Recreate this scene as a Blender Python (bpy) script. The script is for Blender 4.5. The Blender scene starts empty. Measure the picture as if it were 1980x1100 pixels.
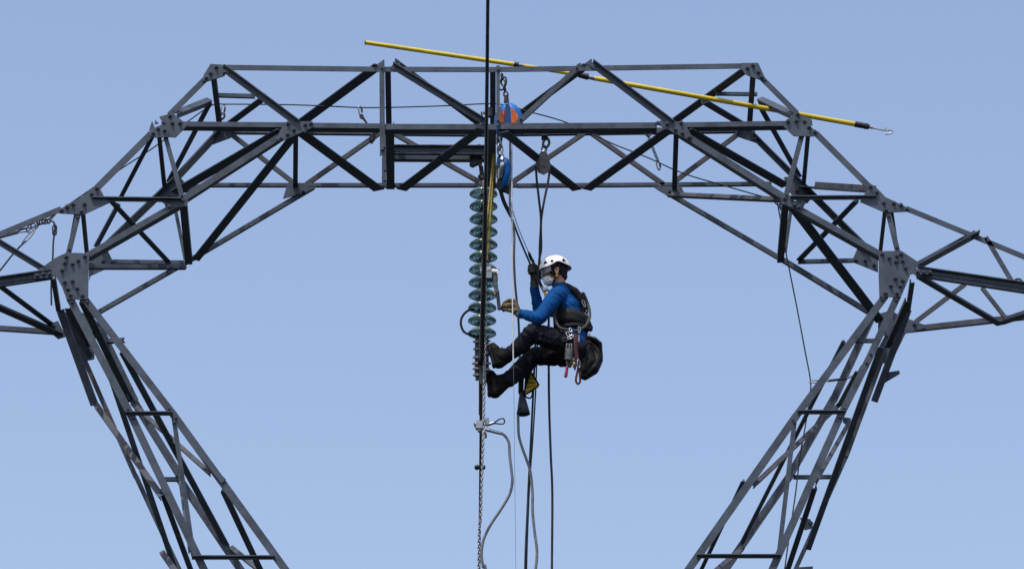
import bpy, bmesh, math, random
from mathutils import Vector, Matrix, noise
from mathutils.bvhtree import BVHTree
R = math.radians
V = Vector
random.seed(7)
scn = bpy.context.scene
col = scn.collection

# ------------------------------------------------------------------ camera
PITCH = R(22.0); CAMY = -33.65; CAMZ = 1.7
HFOV = R(14.3); FP = 990.0 / math.tan(HFOV / 2)
cam = bpy.data.objects.new('camera', bpy.data.cameras.new('camera'))
col.objects.link(cam)
cam.location = (0, CAMY, CAMZ)
cam.rotation_euler = (R(90) + PITCH, 0, 0)
cam.data.sensor_width = 36.0
cam.data.lens = 18.0 / math.tan(HFOV / 2)
cam.data.clip_start = 0.5
cam.data.clip_end = 9000
scn.camera = cam

# ------------------------------------------------------------------ sky and sun
SUN_EL = R(66); SUN_AZ = R(180 + 30)       # azimuth from +Y towards +X
w = bpy.data.worlds.new('World'); scn.world = w; w.use_nodes = True
nt = w.node_tree
sky = nt.nodes.new('ShaderNodeTexSky'); sky.sky_type = 'NISHITA'
sky.sun_disc = False; sky.sun_elevation = SUN_EL; sky.sun_rotation = SUN_AZ
sky.air_density = 1.3; sky.dust_density = 3.0; sky.ozone_density = 2.0; sky.altitude = 200
bg = nt.nodes['Background']
wb = nt.nodes.new('ShaderNodeVectorMath'); wb.operation = 'MULTIPLY'      # the camera's slightly violet white balance
wb.inputs[1].default_value = (1.06, .983, .998)
nt.links.new(sky.outputs[0], wb.inputs[0]); nt.links.new(wb.outputs[0], bg.inputs[0])
bg.inputs[1].default_value = 0.15
sl = bpy.data.lights.new('sun', 'SUN'); sl.energy = 2.2; sl.angle = R(0.6)
sl.color = (1.0, 0.96, 0.9)
so = bpy.data.objects.new('sun', sl); col.objects.link(so)
sd = V((math.sin(SUN_AZ) * math.cos(SUN_EL), math.cos(SUN_AZ) * math.cos(SUN_EL), math.sin(SUN_EL)))
so.rotation_euler = sd.to_track_quat('Z', 'Y').to_euler()
so.location = sd * 60
vs = scn.view_settings
vs.view_transform = 'Standard'; vs.look = 'None'; vs.exposure = 0.36; vs.gamma = 1.0
vs.use_curve_mapping = False

# ------------------------------------------------------------------ helpers
FWD = V((0, math.cos(PITCH), math.sin(PITCH))); UPV = V((0, -math.sin(PITCH), math.cos(PITCH)))
CAM = V((0, CAMY, CAMZ)); MPP = 1 / 218.0
def W(px, py, y=0.0):
    """point of the vertical plane at depth y whose picture position in the photograph is (px, py)"""
    d = V((1, 0, 0)) * (px - 990) / FP + UPV * ((550 - py) / FP) + FWD
    return CAM + d * ((y - CAMY) / d.y)
def SP(p):
    q = p - CAM
    z = q.dot(FWD)
    return V((990 + FP * q.x / z, 550 - FP * q.dot(UPV) / z))
DEP = 1.3
def D(d): return -DEP / 2 + DEP * d        # 0 near face, 1 far face

def mat(name, colr, rough=0.5, metal=0.0, var=0.0, vscale=8.0, bump=0.0, bscale=60.0, spec=0.5,
        col2=None, thr=(0.55, 0.7), sscale=9.0, trans=0.0, ior=1.45, coat=0.0, stretch=(1, 1, 1)):
    m = bpy.data.materials.new(name); m.use_nodes = True
    n = m.node_tree.nodes; l = m.node_tree.links; b = n['Principled BSDF']
    b.inputs['Roughness'].default_value = rough; b.inputs['Metallic'].default_value = metal
    b.inputs['Specular IOR Level'].default_value = spec; b.inputs['IOR'].default_value = ior
    b.inputs['Transmission Weight'].default_value = trans; b.inputs['Coat Weight'].default_value = coat
    b.inputs['Base Color'].default_value = (*colr, 1)
    geo = n.new('ShaderNodeNewGeometry'); mp = n.new('ShaderNodeMapping'); mp.inputs['Scale'].default_value = stretch
    l.new(geo.outputs['Position'], mp.inputs['Vector'])
    cur = None
    if var > 0:
        t = n.new('ShaderNodeTexNoise'); t.inputs['Scale'].default_value = vscale; t.inputs['Detail'].default_value = 6
        t.inputs['Roughness'].default_value = 0.65
        l.new(mp.outputs[0], t.inputs['Vector'])
        r = n.new('ShaderNodeMapRange'); r.inputs['From Min'].default_value = 0.3; r.inputs['From Max'].default_value = 0.7
        r.inputs['To Min'].default_value = 1 - var; r.inputs['To Max'].default_value = 1 + var
        l.new(t.outputs['Fac'], r.inputs['Value'])
        mx = n.new('ShaderNodeVectorMath'); mx.operation = 'SCALE'; mx.inputs[0].default_value = colr
        l.new(r.outputs[0], mx.inputs['Scale']); cur = mx.outputs[0]
        rr = n.new('ShaderNodeMapRange'); rr.inputs['From Min'].default_value = 0.3; rr.inputs['From Max'].default_value = 0.7
        rr.inputs['To Min'].default_value = max(0.05, rough - 0.12); rr.inputs['To Max'].default_value = min(1, rough + 0.12)
        l.new(t.outputs['Fac'], rr.inputs['Value']); l.new(rr.outputs[0], b.inputs['Roughness'])
    if col2:
        t2 = n.new('ShaderNodeTexNoise'); t2.inputs['Scale'].default_value = sscale; t2.inputs['Detail'].default_value = 8
        t2.inputs['Roughness'].default_value = 0.7
        l.new(mp.outputs[0], t2.inputs['Vector'])
        r2 = n.new('ShaderNodeMapRange'); r2.inputs['From Min'].default_value = thr[0]; r2.inputs['From Max'].default_value = thr[1]
        l.new(t2.outputs['Fac'], r2.inputs['Value'])
        mm = n.new('ShaderNodeMix'); mm.data_type = 'RGBA'
        l.new(r2.outputs[0], mm.inputs['Factor'])
        if cur: l.new(cur, mm.inputs['A'])
        else: mm.inputs['A'].default_value = (*colr, 1)
        mm.inputs['B'].default_value = (*col2, 1); cur = mm.outputs['Result']
    if cur: l.new(cur, b.inputs['Base Color'])
    if bump > 0:
        t3 = n.new('ShaderNodeTexNoise'); t3.inputs['Scale'].default_value = bscale; t3.inputs['Detail'].default_value = 4
        l.new(mp.outputs[0], t3.inputs['Vector'])
        bp = n.new('ShaderNodeBump'); bp.inputs['Strength'].default_value = bump; bp.inputs['Distance'].default_value = 0.004
        l.new(t3.outputs['Fac'], bp.inputs['Height']); l.new(bp.outputs[0], b.inputs['Normal'])
    return m
M = {}
M['steel'] = mat('painted_steel', (.056,.073,.098), .55, 0, .42, 7, .25, 90, col2=(.034, .030, .032), thr=(.58, .70), sscale=16, spec=.35)
M['steel_worn'] = mat('worn_steel', (.066,.074,.090), .6, 0, .45, 9, .3, 90, col2=(.085, .052, .046), thr=(.54, .66), sscale=11, spec=.3)
M['plate'] = mat('painted_plate', (.058,.077,.104), .5, 0, .32, 6, .2, 70, col2=(.06, .055, .055), thr=(.62, .75), sscale=10, spec=.35)
M['bolt'] = mat('bolt_steel', (.050, .062, .080), .5, 0, .2, 40)
M['black_cable'] = mat('black_cable', (.012, .012, .013), .5, 0, .4, 30, .4, 300)
M['rope'] = mat('dark_rope', (.030, .032, .036), .8, 0, .45, 60, .6, 350)
M['grey_hose'] = mat('grey_cable_sheath', (.16, .17, .18), .35, .1, .3, 25)
M['zinc'] = mat('galvanised_metal', (.32, .33, .345), .4, .8, .2, 30)
M['darkmetal'] = mat('dark_metal', (.045, .046, .052), .45, .5, .3, 30)
M['chrome'] = mat('polished_metal', (.7, .7, .7), .22, 1.0, .1, 30)
M['yellow_pole'] = mat('yellow_fibreglass', (.66, .50, .02), .35, 0, .14, 6, .1, 80, col2=(.28, .19, .04), thr=(.62, .68), sscale=22, coat=.2)
M['yellow_rope'] = mat('yellow_rope', (.50, .40, .11), .8, 0, .35, 50, .6, 220)
M['black_plastic'] = mat('black_plastic', (.012, .012, .013), .45, 0, .2, 20)
M['blue_plastic'] = mat('blue_plastic', (.003, .15, .50), .35, 0, .12, 12)
M['orange'] = mat('orange_label', (.66, .13, .02), .5, 0, .2, 30, col2=(.08, .02, .01), thr=(.55, .58), sscale=60)
M['glass'] = mat('green_glass', (.45, .62, .59), .12, 0, .15, 30, trans=.78, ior=1.48, coat=.0)
M['shirt'] = mat('blue_shirt', (.004, .068, .235), .85, 0, .12, 10, .35, 45, spec=.15)
M['trousers'] = mat('dark_trousers', (.010, .012, .020), .85, 0, .55, 9, .6, 55, spec=.2, col2=(.026, .029, .036), thr=(.58, .76), sscale=24)
M['boot'] = mat('worn_boot', (.0055, .0045, .0045), .8, 0, .4, 25, .5, 80, spec=.25, col2=(.014, .011, .010), thr=(.55, .7), sscale=18)
M['skin'] = mat('skin', (.42, .22, .15), .5, 0, .1, 20, spec=.4)
M['hair'] = mat('dark_hair', (.010, .008, .008), .8, 0, .3, 60, .5, 200)
M['helmet'] = mat('white_helmet', (.86, .87, .88), .32, 0, .03, 12, coat=.2, col2=(.6, .6, .6), thr=(.72, .78), sscale=30)
M['mask'] = mat('white_mask', (.80, .84, .88), .9, 0, .05, 20, .2, 60)
M['visor'] = mat('smoked_visor', (.35, .36, .38), .08, 0, 0, trans=.75, ior=1.3)
M['glove'] = mat('leather_glove', (.13, .095, .038), .7, 0, .4, 30, .5, 90, col2=(.035, .028, .020), thr=(.50, .62), sscale=24)
M['glove_cuff'] = mat('pale_glove_cuff', (.30, .29, .25), .85, 0, .25, 30, .5, 120)
M['glove_dark'] = mat('dark_glove', (.042, .038, .034), .75, 0, .4, 30, .5, 90, col2=(.10, .085, .065), thr=(.55, .7), sscale=24)
M['webbing'] = mat('black_webbing', (.0055, .0065, .008), .8, 0, .4, 40, .5, 150)
M['green_webbing'] = mat('grey_green_tube', (.045, .052, .045), .7, 0, .35, 30, .4, 100)
M['bag'] = mat('black_bag', (.0065, .007, .008), .6, 0, .3, 10, .3, 30, spec=.35)
M['maroon'] = mat('maroon_webbing', (.045, .008, .016), .75, 0, .3, 40, .4, 150)
M['red'] = mat('red_plastic', (.28, .012, .02), .4, 0, .2, 20)
M['grey_rope'] = mat('grey_rope', (.13, .14, .14), .85, 0, .35, 60, .6, 250)
M['yellow_bag'] = mat('yellow_fabric', (.78, .58, .07), .8, 0, .3, 20, .4, 60)
M['grey_rubber'] = mat('grey_rubber', (.05, .057, .075), .5, 0, .2, 12)
M['white_cord'] = mat('white_cord', (.62, .63, .64), .6, 0, .2, 20)
M['yellow_plastic'] = mat('yellow_plastic', (.55, .30, .01), .4, 0, .1, 20)
M['grass'] = mat('grass', (.014, .015, .013), .9, 0, .4, .15, .5, 3)

ORG = {}                                    # world origin of each object (all transforms are translations)
def link(name, mesh, wverts_origin, parent=None):
    o = bpy.data.objects.new(name, mesh); col.objects.link(o)
    ORG[o.name] = wverts_origin.copy()
    if parent:
        o.parent = parent; o.location = wverts_origin - ORG[parent.name]
    else: o.location = wverts_origin
    return o
def empty(name, loc, parent=None):
    return link(name, None, V(loc), parent)
def tag(o, label=None, cat=None, group=None, kind=None):
    if label: o['label'] = label
    if cat: o['category'] = cat
    if group: o['group'] = group
    if kind: o['kind'] = kind
    return o
class MB:
    """collects faces in world coordinates"""
    def __init__(s): s.v = []; s.f = []; s.sm = []; s.mi = []
    def add(s, vs, fs, smooth=False, mi=0):
        b = len(s.v); s.v += [V(p) for p in vs]; s.f += [tuple(i + b for i in f) for f in fs]
        s.sm += [smooth] * len(fs); s.mi += [mi] * len(fs); return s
    def build(s, name, m, parent=None, origin=None):
        c = origin or (sum(s.v, V()) / len(s.v))
        me = bpy.data.meshes.new(name); me.from_pydata([p - c for p in s.v], [], s.f); me.update()
        for p, k, mi in zip(me.polygons, s.sm, s.mi): p.use_smooth = k; p.material_index = mi
        for mm in (m if isinstance(m, (list, tuple)) else [m]): me.materials.append(mm)
        bm = bmesh.new(); bm.from_mesh(me); bmesh.ops.recalc_face_normals(bm, faces=bm.faces); bm.to_mesh(me); bm.free()
        return link(name, me, c, parent)
    def prism(s, pts, ext, mi=0):
        n = len(pts); vs = [V(p) for p in pts] + [V(p) + ext for p in pts]
        fs = [tuple(range(n)), tuple(range(2 * n - 1, n - 1, -1))] + [(i, (i + 1) % n, (i + 1) % n + n, i + n) for i in range(n)]
        return s.add(vs, fs, mi=mi)
    def box(s, c, ax, ay, az, mi=0):
        """c centre, ax ay az half-extent vectors"""
        p = [c - ax - ay - az, c + ax - ay - az, c + ax + ay - az, c - ax + ay - az]
        return s.prism(p, az * 2, mi)
    def cyl(s, a, b, r0, r1=None, n=10, smooth=True, mi=0):
        r1 = r0 if r1 is None else r1; a = V(a); b = V(b)
        t = (b - a).normalized(); u = t.orthogonal().normalized(); v = t.cross(u)
        vs = []; 
        for c, r in ((a, r0), (b, r1)):
            vs += [c + (u * math.cos(2 * math.pi * i / n) + v * math.sin(2 * math.pi * i / n)) * r for i in range(n)]
        s.add(vs, [(i, (i + 1) % n, (i + 1) % n + n, i + n) for i in range(n)], smooth, mi)
        s.add(vs[:n], [tuple(range(n))], False, mi); s.add(vs[n:], [tuple(range(n))], False, mi)
        return s
    def sphere(s, c, rx, ry=None, rz=None, n=12, m=8, rot=None, mi=0):
        ry = ry or rx; rz = rz or rx; vs = []
        for j in range(m + 1):
            th = math.pi * j / m
            for i in range(n):
                ph = 2 * math.pi * i / n
                p = V((rx * math.sin(th) * math.cos(ph), ry * math.sin(th) * math.sin(ph), rz * math.cos(th)))
                if rot: p = rot @ p
                vs.append(V(c) + p)
        fs = []
        for j in range(m):
            for i in range(n):
                a, b_ = j * n + i, j * n + (i + 1) % n
                if j == 0: fs.append((a, b_ + n, a + n))
                elif j == m - 1: fs.append((a, b_, a + n))
                else: fs.append((a, b_, b_ + n, a + n))
        return s.add(vs, fs, True, mi)
    def tube(s, pts, r, n=8, closed=False, mi=0, flat=None):
        """pts world points, r float or list; flat=(vector, factor) squeezes the section along the vector"""
        P = [V(p) for p in pts]; k = len(P); up = None; vs = []
        for i, p in enumerate(P):
            if closed: t = P[(i + 1) % k] - P[i - 1]
            else: t = P[min(i + 1, k - 1)] - P[max(i - 1, 0)]
            t = t.normalized() if t.length > 1e-9 else V((0, 0, 1))
            if up is None: up = t.orthogonal().normalized()
            up = (up - t * up.dot(t)); up = up.normalized() if up.length > 1e-6 else t.orthogonal().normalized()
            v = t.cross(up); rr = r[i] if isinstance(r, (list, tuple)) else r
            for j in range(n):
                a = 2 * math.pi * j / n
                q = (up * math.cos(a) + v * math.sin(a)) * rr
                if flat: q = q - flat[0] * q.dot(flat[0]) * (1 - flat[1])
                vs.append(p + q)
        fs = []
        for i in range(k if closed else k - 1):
            for j in range(n):
                a = i * n + j; b_ = i * n + (j + 1) % n
                c = ((i + 1) % k) * n + (j + 1) % n; d = ((i + 1) % k) * n + j
                fs.append((a, b_, c, d))
        s.add(vs, fs, True, mi)
        if not closed:
            s.add(vs[:n], [tuple(range(n))], False, mi); s.add(vs[-n:], [tuple(range(n))], False, mi)
        return s
    def lathe(s, prof, c, axis, n=32, mi=0, smooth=True):
        """prof list of (radius, height along axis)"""
        axis = V(axis).normalized(); u = axis.orthogonal().normalized(); v = axis.cross(u); vs = []
        for (r, h) in prof:
            for i in range(n):
                a = 2 * math.pi * i / n
                vs.append(V(c) + axis * h + (u * math.cos(a) + v * math.sin(a)) * max(r, 1e-4))
        fs = []
        for j in range(len(prof) - 1):
            for i in range(n):
                fs.append((j * n + i, j * n + (i + 1) % n, (j + 1) * n + (i + 1) % n, (j + 1) * n + i))
        return s.add(vs, fs, smooth, mi)
def spline(P, seg=8):
    P = [V(p) for p in P]
    if len(P) < 3:
        return [P[0].lerp(P[1], i / seg) for i in range(seg + 1)]
    out = []
    for i in range(len(P) - 1):
        p0 = P[max(i - 1, 0)]; p1 = P[i]; p2 = P[i + 1]; p3 = P[min(i + 2, len(P) - 1)]
        for k in range(seg):
            t = k / seg
            out.append(0.5 * ((2 * p1) + (p2 - p0) * t + (2 * p0 - 5 * p1 + 4 * p2 - p3) * t * t + (3 * p1 - p0 - 3 * p2 + p3) * t ** 3))
    out.append(P[-1]); return out
def WP(lst, y=0.0):
    return [W(p[0], p[1], p[2] if len(p) > 2 else y) for p in lst]
def ring(c, u, v, ru, rv, n=20):
    return [c + u * (ru * math.cos(2 * math.pi * i / n)) + v * (rv * math.sin(2 * math.pi * i / n)) for i in range(n)]

# ------------------------------------------------------------------ the ground far below (never in the frame)
g = MB(); N = 40; L = 2600
gv = [V(((i / N - .5) * 2 * L, (j / N - .5) * 2 * L, 1.2 * noise.noise(V((i * .7, j * .7, 0))) if abs(i - N / 2) > 1 or abs(j - N / 2) > 1 else 0)) for j in range(N + 1) for i in range(N + 1)]
g.add(gv, [(j * (N + 1) + i, j * (N + 1) + i + 1, (j + 1) * (N + 1) + i + 1, (j + 1) * (N + 1) + i) for j in range(N) for i in range(N)], True)
tag(g.build('ground', M['grass'], origin=V((0, 0, 0))), kind='structure')
# ------------------------------------------------------------------ the lattice pylon
TB = V((W(937, 600, 0).x, 0, 0.0))
pylon = tag(empty('lattice_pylon', TB), 'dark grey riveted steel lattice pylon, its window opening framing the sky around the hanging worker', 'pylon')
BOLT = None
def bolt_mesh(r=0.0155):
    global BOLT
    if BOLT is None:
        m = MB(); m.cyl(V((0, 0, 0)), V((0, -.006, 0)), r * 1.25, n=12)
        m.cyl(V((0, -.006, 0)), V((0, -.022, 0)), r, n=6, smooth=False); m.cyl(V((0, -.022, 0)), V((0, -.030, 0)), r * .5, n=8)
        o = m.build('bolt', M['bolt'], origin=V((0, 0, 0))); BOLT = o.data; bpy.data.objects.remove(o)
    return BOLT
def add_bolt(parent, px, py, y, s=1.0):
    o = link('bolt', bolt_mesh(), W(px, py, y), parent); o.scale = (s, s, s); return o
jit = [0]
def member(name, a, b, wpx, style='f', m='steel', bolts=0, w2k=.85, th=.010, wmax=.17):
    """an L-section bar between two points (px, py, depth 0..1).
    f: broad face to the front, second flange runs back along the lower edge; F: along the upper edge;
    g: front face, second flange comes forward along the upper edge; u: broad face lies underneath, second flange stands up;
    v: face underneath with the second flange hanging at the near side"""
    A = W(a[0], a[1], D(a[2])); B = W(b[0], b[1], D(b[2]))
    ax = (B - A).normalized()
    base = V((0, -1, 0)) if style in 'fFg' else V((0, 0, -1))
    if abs(ax.dot(base)) > .93: base = V((0, -.5, -.85)).normalized()
    n = (base - ax * base.dot(ax)).normalized(); s = ax.cross(n).normalized()
    mid = (A + B) / 2; sa = (SP(B) - SP(A)).normalized(); ss = SP(mid + s * .1) - SP(mid)
    perp = abs(ss.x * sa.y - ss.y * sa.x) / .1
    wd = min(wmax, max(.02, wpx / max(perp, 30)))
    jit[0] = (jit[0] + 1) % 7
    off = n * (.0013 * jit[0])
    A = A + off; B = B + off
    # choose the edge that carries the second flange
    low = s if s.z < 0 else -s
    if abs(s.z) < .15 and style in 'fFg': low = s if (s.x > 0) == (mid.x < TB.x) else -s
    if style == 'f': e, g_ = low, -n
    elif style == 'F': e, g_ = -low, -n
    elif style == 'g': e, g_ = -low, n
    elif style == 'u': e, g_ = (s if s.y > 0 else -s), -n
    else: e, g_ = (s if s.y < 0 else -s), n
    w2 = wd * w2k if style in 'fFg' else min(wd, .07)
    h = wd / 2
    prof = [(-e * h), (e * h), (e * h + g_ * w2), (e * (h - th) + g_ * w2), (e * (h - th) + g_ * th), (-e * h + g_ * th)]
    mb = MB()
    ln = (B - A).length
    mb.prism([A + p for p in prof], B - A)
    o = mb.build(name, M[m], pylon)
    if not bolts and style in 'fFg' and a[2] < .2 and b[2] < .2 and name != 'chord' and ln > .25: bolts = 1
    if bolts:
        nn = max(.02, min(.045 / ln, .3))
        for k in range(bolts):
            for t in (nn * (1 + 1.4 * k), 1 - nn * (1 + 1.4 * k)):
                q = link('bolt', bolt_mesh(), A.lerp(B, t) - V((0, .001, 0)), o); q.scale = (.7, .7, .7)
    return o
def gusset(poly, d, bolts=(), m='plate', off=.018, th=.012, name='gusset_plate'):
    y = D(d) - off
    o = MB().prism([W(p[0], p[1], y) for p in poly], V((0, th, 0))).build(name, M[m], pylon)
    for (x, yy) in bolts: add_bolt(o, x, yy, y - .0005)
    return o
F_, B_ = 0, 1
# ---- chords of the bridge
ch = lambda *a, **k: member('chord', *a, **k)
dg = lambda *a, **k: member('diagonal_brace', *a, **k)
st = lambda *a, **k: member('strut', *a, **k)
lg = lambda *a, **k: member('leg_chord', *a, **k)
lc = lambda *a, **k: member('lacing_bar', *a, **k)
ch((425, 130.5, 0), (742, 134.4, 0), 9.5, 'F'); ch((742, 134.4, 0), (960, 135, 0), 9.5, 'F')
ch((960, 135, 0), (1142, 132.6, 0), 9.5, 'F'); ch((1142, 132.6, 0), (1446, 128, 0), 9.5, 'F')
ch((345, 240.5, 0), (600, 242.5, 0), 9.5, 'f', w2k=2.0); ch((598, 243, 0), (743, 244.5, 0), 9.5, 'f', w2k=2.0)
ch((743, 245, 0), (960, 245.5, 0), 10.5, 'f', w2k=2.0); ch((962, 244.5, 0), (1270, 242.5, 0), 11, 'f', w2k=2.0); ch((1300, 242, 0), (1530, 239, 0), 9.5, 'f', w2k=2.0)
ch((412, 252, 1), (940, 257, 1), 10, 'f'); ch((940, 257, 1), (1460, 250, 1), 10, 'f')
ch((332, 372, 1), (400, 358, 1), 8, 'f'); ch((398, 357.5, 1), (1000, 358, 1), 6.5, 'f', w2k=1.1); ch((1000, 358, 1), (1492, 354.5, 1), 6.5, 'f', w2k=1.1)
# outer chords, left
ch((397, 153, 0), (328, 222, 0), 11, 'F'); ch((293, 258, 0), (188, 363, 0), 12.5, 'F'); ch((118, 404, 0), (-90, 490, 0), 10, 'F')
ch((424, 256, 1), (344, 342, 1), 13, 'u', w2k=1); ch((344, 342, 1), (196, 484, 1), 13, 'u')
# outer chords, right
ch((1474, 153, 0), (1540, 219, 0), 10, 'F'); ch((1577, 257, 0), (1682, 362, 0), 11, 'F'); ch((1752, 403, 0), (2070, 533, 0), 9.5, 'F')
ch((1454, 263, 1), (1528, 337, 1), 9, 'g', w2k=1.3); ch((1528, 339, 1), (1674, 483, 1), 9, 'g', w2k=1.6)
# lower chords bent down to the waist
ch((560, 252, 0), (352, 386, 0), 12, 'f', w2k=1.1); ch((352, 389.5, 0), (165, 496, 0), 11, 'f', w2k=1.8)
ch((1316, 256, 0), (1520, 384, 0), 12, 'f', w2k=1.4); ch((1528, 394, 0), (1704, 492, 0), 11, 'f', w2k=1.8)
ch((606, 361, 1), (374, 498, 1), 8, 'f'); ch((376, 497, 1), (177, 610.5, 1), 8, 'f')
ch((1272, 361, 1), (1512, 501, 1), 8, 'f'); ch((1508, 498, 1), (1704, 617, 1), 9, 'f')
# ---- front face and top plane diagonals
dg((436, 137, 0), (576, 241, 0), 12, 'g', bolts=1); dg((578, 240, 1), (733, 126, 0), 16, 'u')
dg((758, 128, 0), (938, 238, 0), 11, 'g', bolts=1); dg((769, 124, 0), (925, 240, 1), 9, 'u')
dg((1000, 238, 0), (1122, 126, 0), 9, 'f'); dg((984, 238, 1), (1136, 126, 0), 13, 'u')
dg((1144, 124, 0), (1300, 242, 0), 12, 'g', bolts=1); dg((1296, 240, 1), (1440, 136, 0), 13, 'u')
# bottom plane diagonals
dg((582, 256, 0), (733, 367, 1), 16, 'u'); dg((776, 368, 1), (932, 250, 0), 15, 'u')
dg((974, 256, 0), (1116, 368, 1), 14, 'u'); dg((1134, 367, 1), (1294, 252, 0), 14, 'u')
# far face diagonals (worn)
dg((446, 258, 1), (568, 353, 1), 8, 'f', 'steel_worn'); dg((592, 356, 1), (732, 258, 1), 8, 'f', 'steel_worn')
dg((762, 258, 1), (928, 352, 1), 8, 'f', 'steel_worn'); dg((989, 353, 1), (1130, 257, 1), 8, 'f', 'steel_worn')
dg((1144, 257, 1), (1284, 356, 1), 8, 'f', 'steel_worn'); dg((1424, 261, 1), (1306, 349, 1), 8, 'f', 'steel_worn')
# posts
st((738.5, 124, -.012), (739.5, 300, -.012), 10, 'F', w2k=.6, bolts=1); st((963, 127.5, -.012), (963, 243, -.012), 7, 'F', w2k=.6)
st((750, 138, 0), (752, 250, 1), 11, 'u'); st((953, 139, 0), (953, 252, 1), 11, 'u')
st((754, 249, 0), (755, 365, 1), 16, 'u'); st((949, 248, 0), (949, 366, 1), 20, 'u')
st((743, 256, 1), (742, 362, 1), 8, 'f')
st((572, 250, 0), (571, 362, 1), 9.5, 'u'); st((1308, 250, 0), (1304, 366, 1), 9.5, 'u')
# bends of the bridge, left
st((413, 152, 0), (425, 250, 1), 10, 'u'); st((420, 184, .35), (493, 186, .4), 7, 'f'); st((339, 219, 0), (405, 193, .5), 9.5, 'f')
dg((506, 194, .45), (436, 246, 1), 11, 'u'); dg((406, 200, .5), (326, 352, 1), 9, 'u'); dg((296, 262, 0), (232, 385, .9), 8, 'u'); dg((230, 394, .9), (185, 478, 1), 8, 'u')
st((307, 258, 0), (318, 364, 1), 8, 'u'); st((318, 258, 0), (354, 388, 0), 9, 'F'); dg((545, 252, 0), (338, 372, .95), 15, 'u')
st((178, 386.5, 0), (352, 388.5, 0), 6, 'g', w2k=1.6); dg((570, 262, 0), (378, 503, 1), 14, 'u'); st((354, 394, 0), (365, 511, 1), 14, 'u')
st((338, 400, 1), (358, 500, 1), 7, 'f'); dg((217, 391, 0), (325, 506, 1), 8.5, 'u')
st((152, 412, 0), (132, 492, 0), 10, 'F'); st((146, 412, 0), (130, 500, .4), 5, 'u'); st((160, 412, 0), (168, 495, 1), 8, 'u')
st((210, 505, 1), (356, 507, 1), 7, 'f'); st((165, 514.5, .5), (360, 515, 1), 8, 'f')
# bends of the bridge, right
st((1456, 150, 0), (1449, 250, 1), 10, 'u'); st((1385, 181, .35), (1464, 182, .45), 6, 'f'); st((1469, 191, .5), (1532, 220, 0), 9.5, 'f')
dg((1364, 198, .45), (1438, 242, 1), 11, 'u'); dg((1469, 206, .5), (1546, 343, 1), 9, 'u'); st((1554, 248, 0), (1518, 386, 0), 10, 'F'); st((1563, 258, 0), (1554, 358, 1), 8, 'u')
dg((1330, 252, 0), (1520, 360, .8), 14, 'u'); st((1291, 375, 1), (1512, 385, 0), 7, 'f', 'steel_worn'); st((1528, 385, 0), (1694, 384, 0), 6, 'g', w2k=1.4)
st((1560, 362, 1), (1676, 370, .2), 8, 'u', 'steel_worn'); dg((1655, 391, .1), (1545, 504, 1), 9, 'u'); st((1519, 394, 0), (1509, 508, 1), 13, 'u')
st((1529, 408, 1), (1518, 488, 1), 7, 'f'); dg((1534, 402, 0), (1703, 622, 1), 17, 'u'); st((1543, 505.5, 1), (1652, 503, 1), 7, 'f')
st((1717, 410, 0), (1736, 488, 0), 10, 'F'); st((1711, 410, 0), (1702, 490, .9), 7, 'u'); st((1725, 410, 0), (1735, 480, .4), 5, 'u')
# ---- cross-arms running out of the frame
dg((-60, 434, 0), (98, 530, 0), 10, 'g'); ch((-120, 561, 0), (99, 529, 0), 11, 'g', w2k=.9)
ch((-120, 567, 0), (99, 534, 0), 9, 'f', w2k=.8)
dg((-60, 570, .5), (117, 648, 1), 10, 'u'); dg((-40, 523, 0), (101, 628, 1), 9, 'f'); ch((-120, 626, 1), (118, 642, 1), 9, 'f')
dg((1777, 516, 0), (1894, 452, 0), 9, 'u'); dg((1906, 458, 0), (1962, 553, 0), 9, 'F')
ch((1777, 523, 0), (2090, 569, 0), 10, 'g', w2k=.9); ch((1777, 530, 0), (2090, 578, 0), 9, 'f', w2k=.8)
dg((1778, 536, 0), (1934, 628, 1), 9, 'u'); dg((1770, 622, 1), (1866, 549, 1), 8, 'f', 'steel_worn'); dg((1899, 556, 1), (1945, 615, 1), 7, 'f', 'steel_worn')
ch((1745, 637, 1), (2090, 599, 1), 10, 'f', 'steel_worn'); dg((1934, 626, 1), (2040, 590, .5), 8, 'u')
# ---- legs, left
lg((163, 577, 0), (333, 798, 0), 14, 'F', bolts=1); lg((333, 798, 0), (700, 1306, 0), 15, 'F')
lg((135, 577, 0), (252, 800, 0), 14.5, 'F', bolts=1); lg((252, 800, 0), (470, 1260, 0), 15, 'F')
lc((160, 585, .03), (253, 776, 1), 13, 'u'); lc((236, 682, .03), (438, 1056, 1), 11, 'u'); lc((432, 950, .03), (572, 1248, 1), 11, 'u')
lg((178, 622, 1), (252, 775, .95), 8, 'u', wmax=.11); lg((252, 775, 1), (343, 922, 1), 12, 'u', wmax=.11); lg((343, 919, 1), (560, 1240, 1), 14, 'f')
lc((126, 606, .9), (174, 692, 1), 15, 'u'); lg((117, 600, .8), (183, 782, 1), 14, 'u', wmax=.12); lc((131, 598, .1), (174, 670, .95), 11, 'f', 'steel_worn'); lg((155, 676, 1), (262, 920, 1), 9, 'f', 'steel_worn')
lg((262, 918, 1), (400, 1215, 1), 9, 'f')
lc((204, 700, .03), (336, 1092, 1), 10, 'u'); lc((313, 950, .03), (412, 1218, 1), 10, 'u')
lc((186, 782, 1), (313, 959, .02), 11, 'f', 'steel_worn'); lc((313, 1066, .9), (400, 1190, .3), 11, 'f', 'steel_worn')
lc((255, 778, 1), (407, 914, .02), 8, 'f', 'steel_worn'); lc((446, 1056, 1), (575, 1158, .03), 9, 'f', 'steel_worn')
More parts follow.
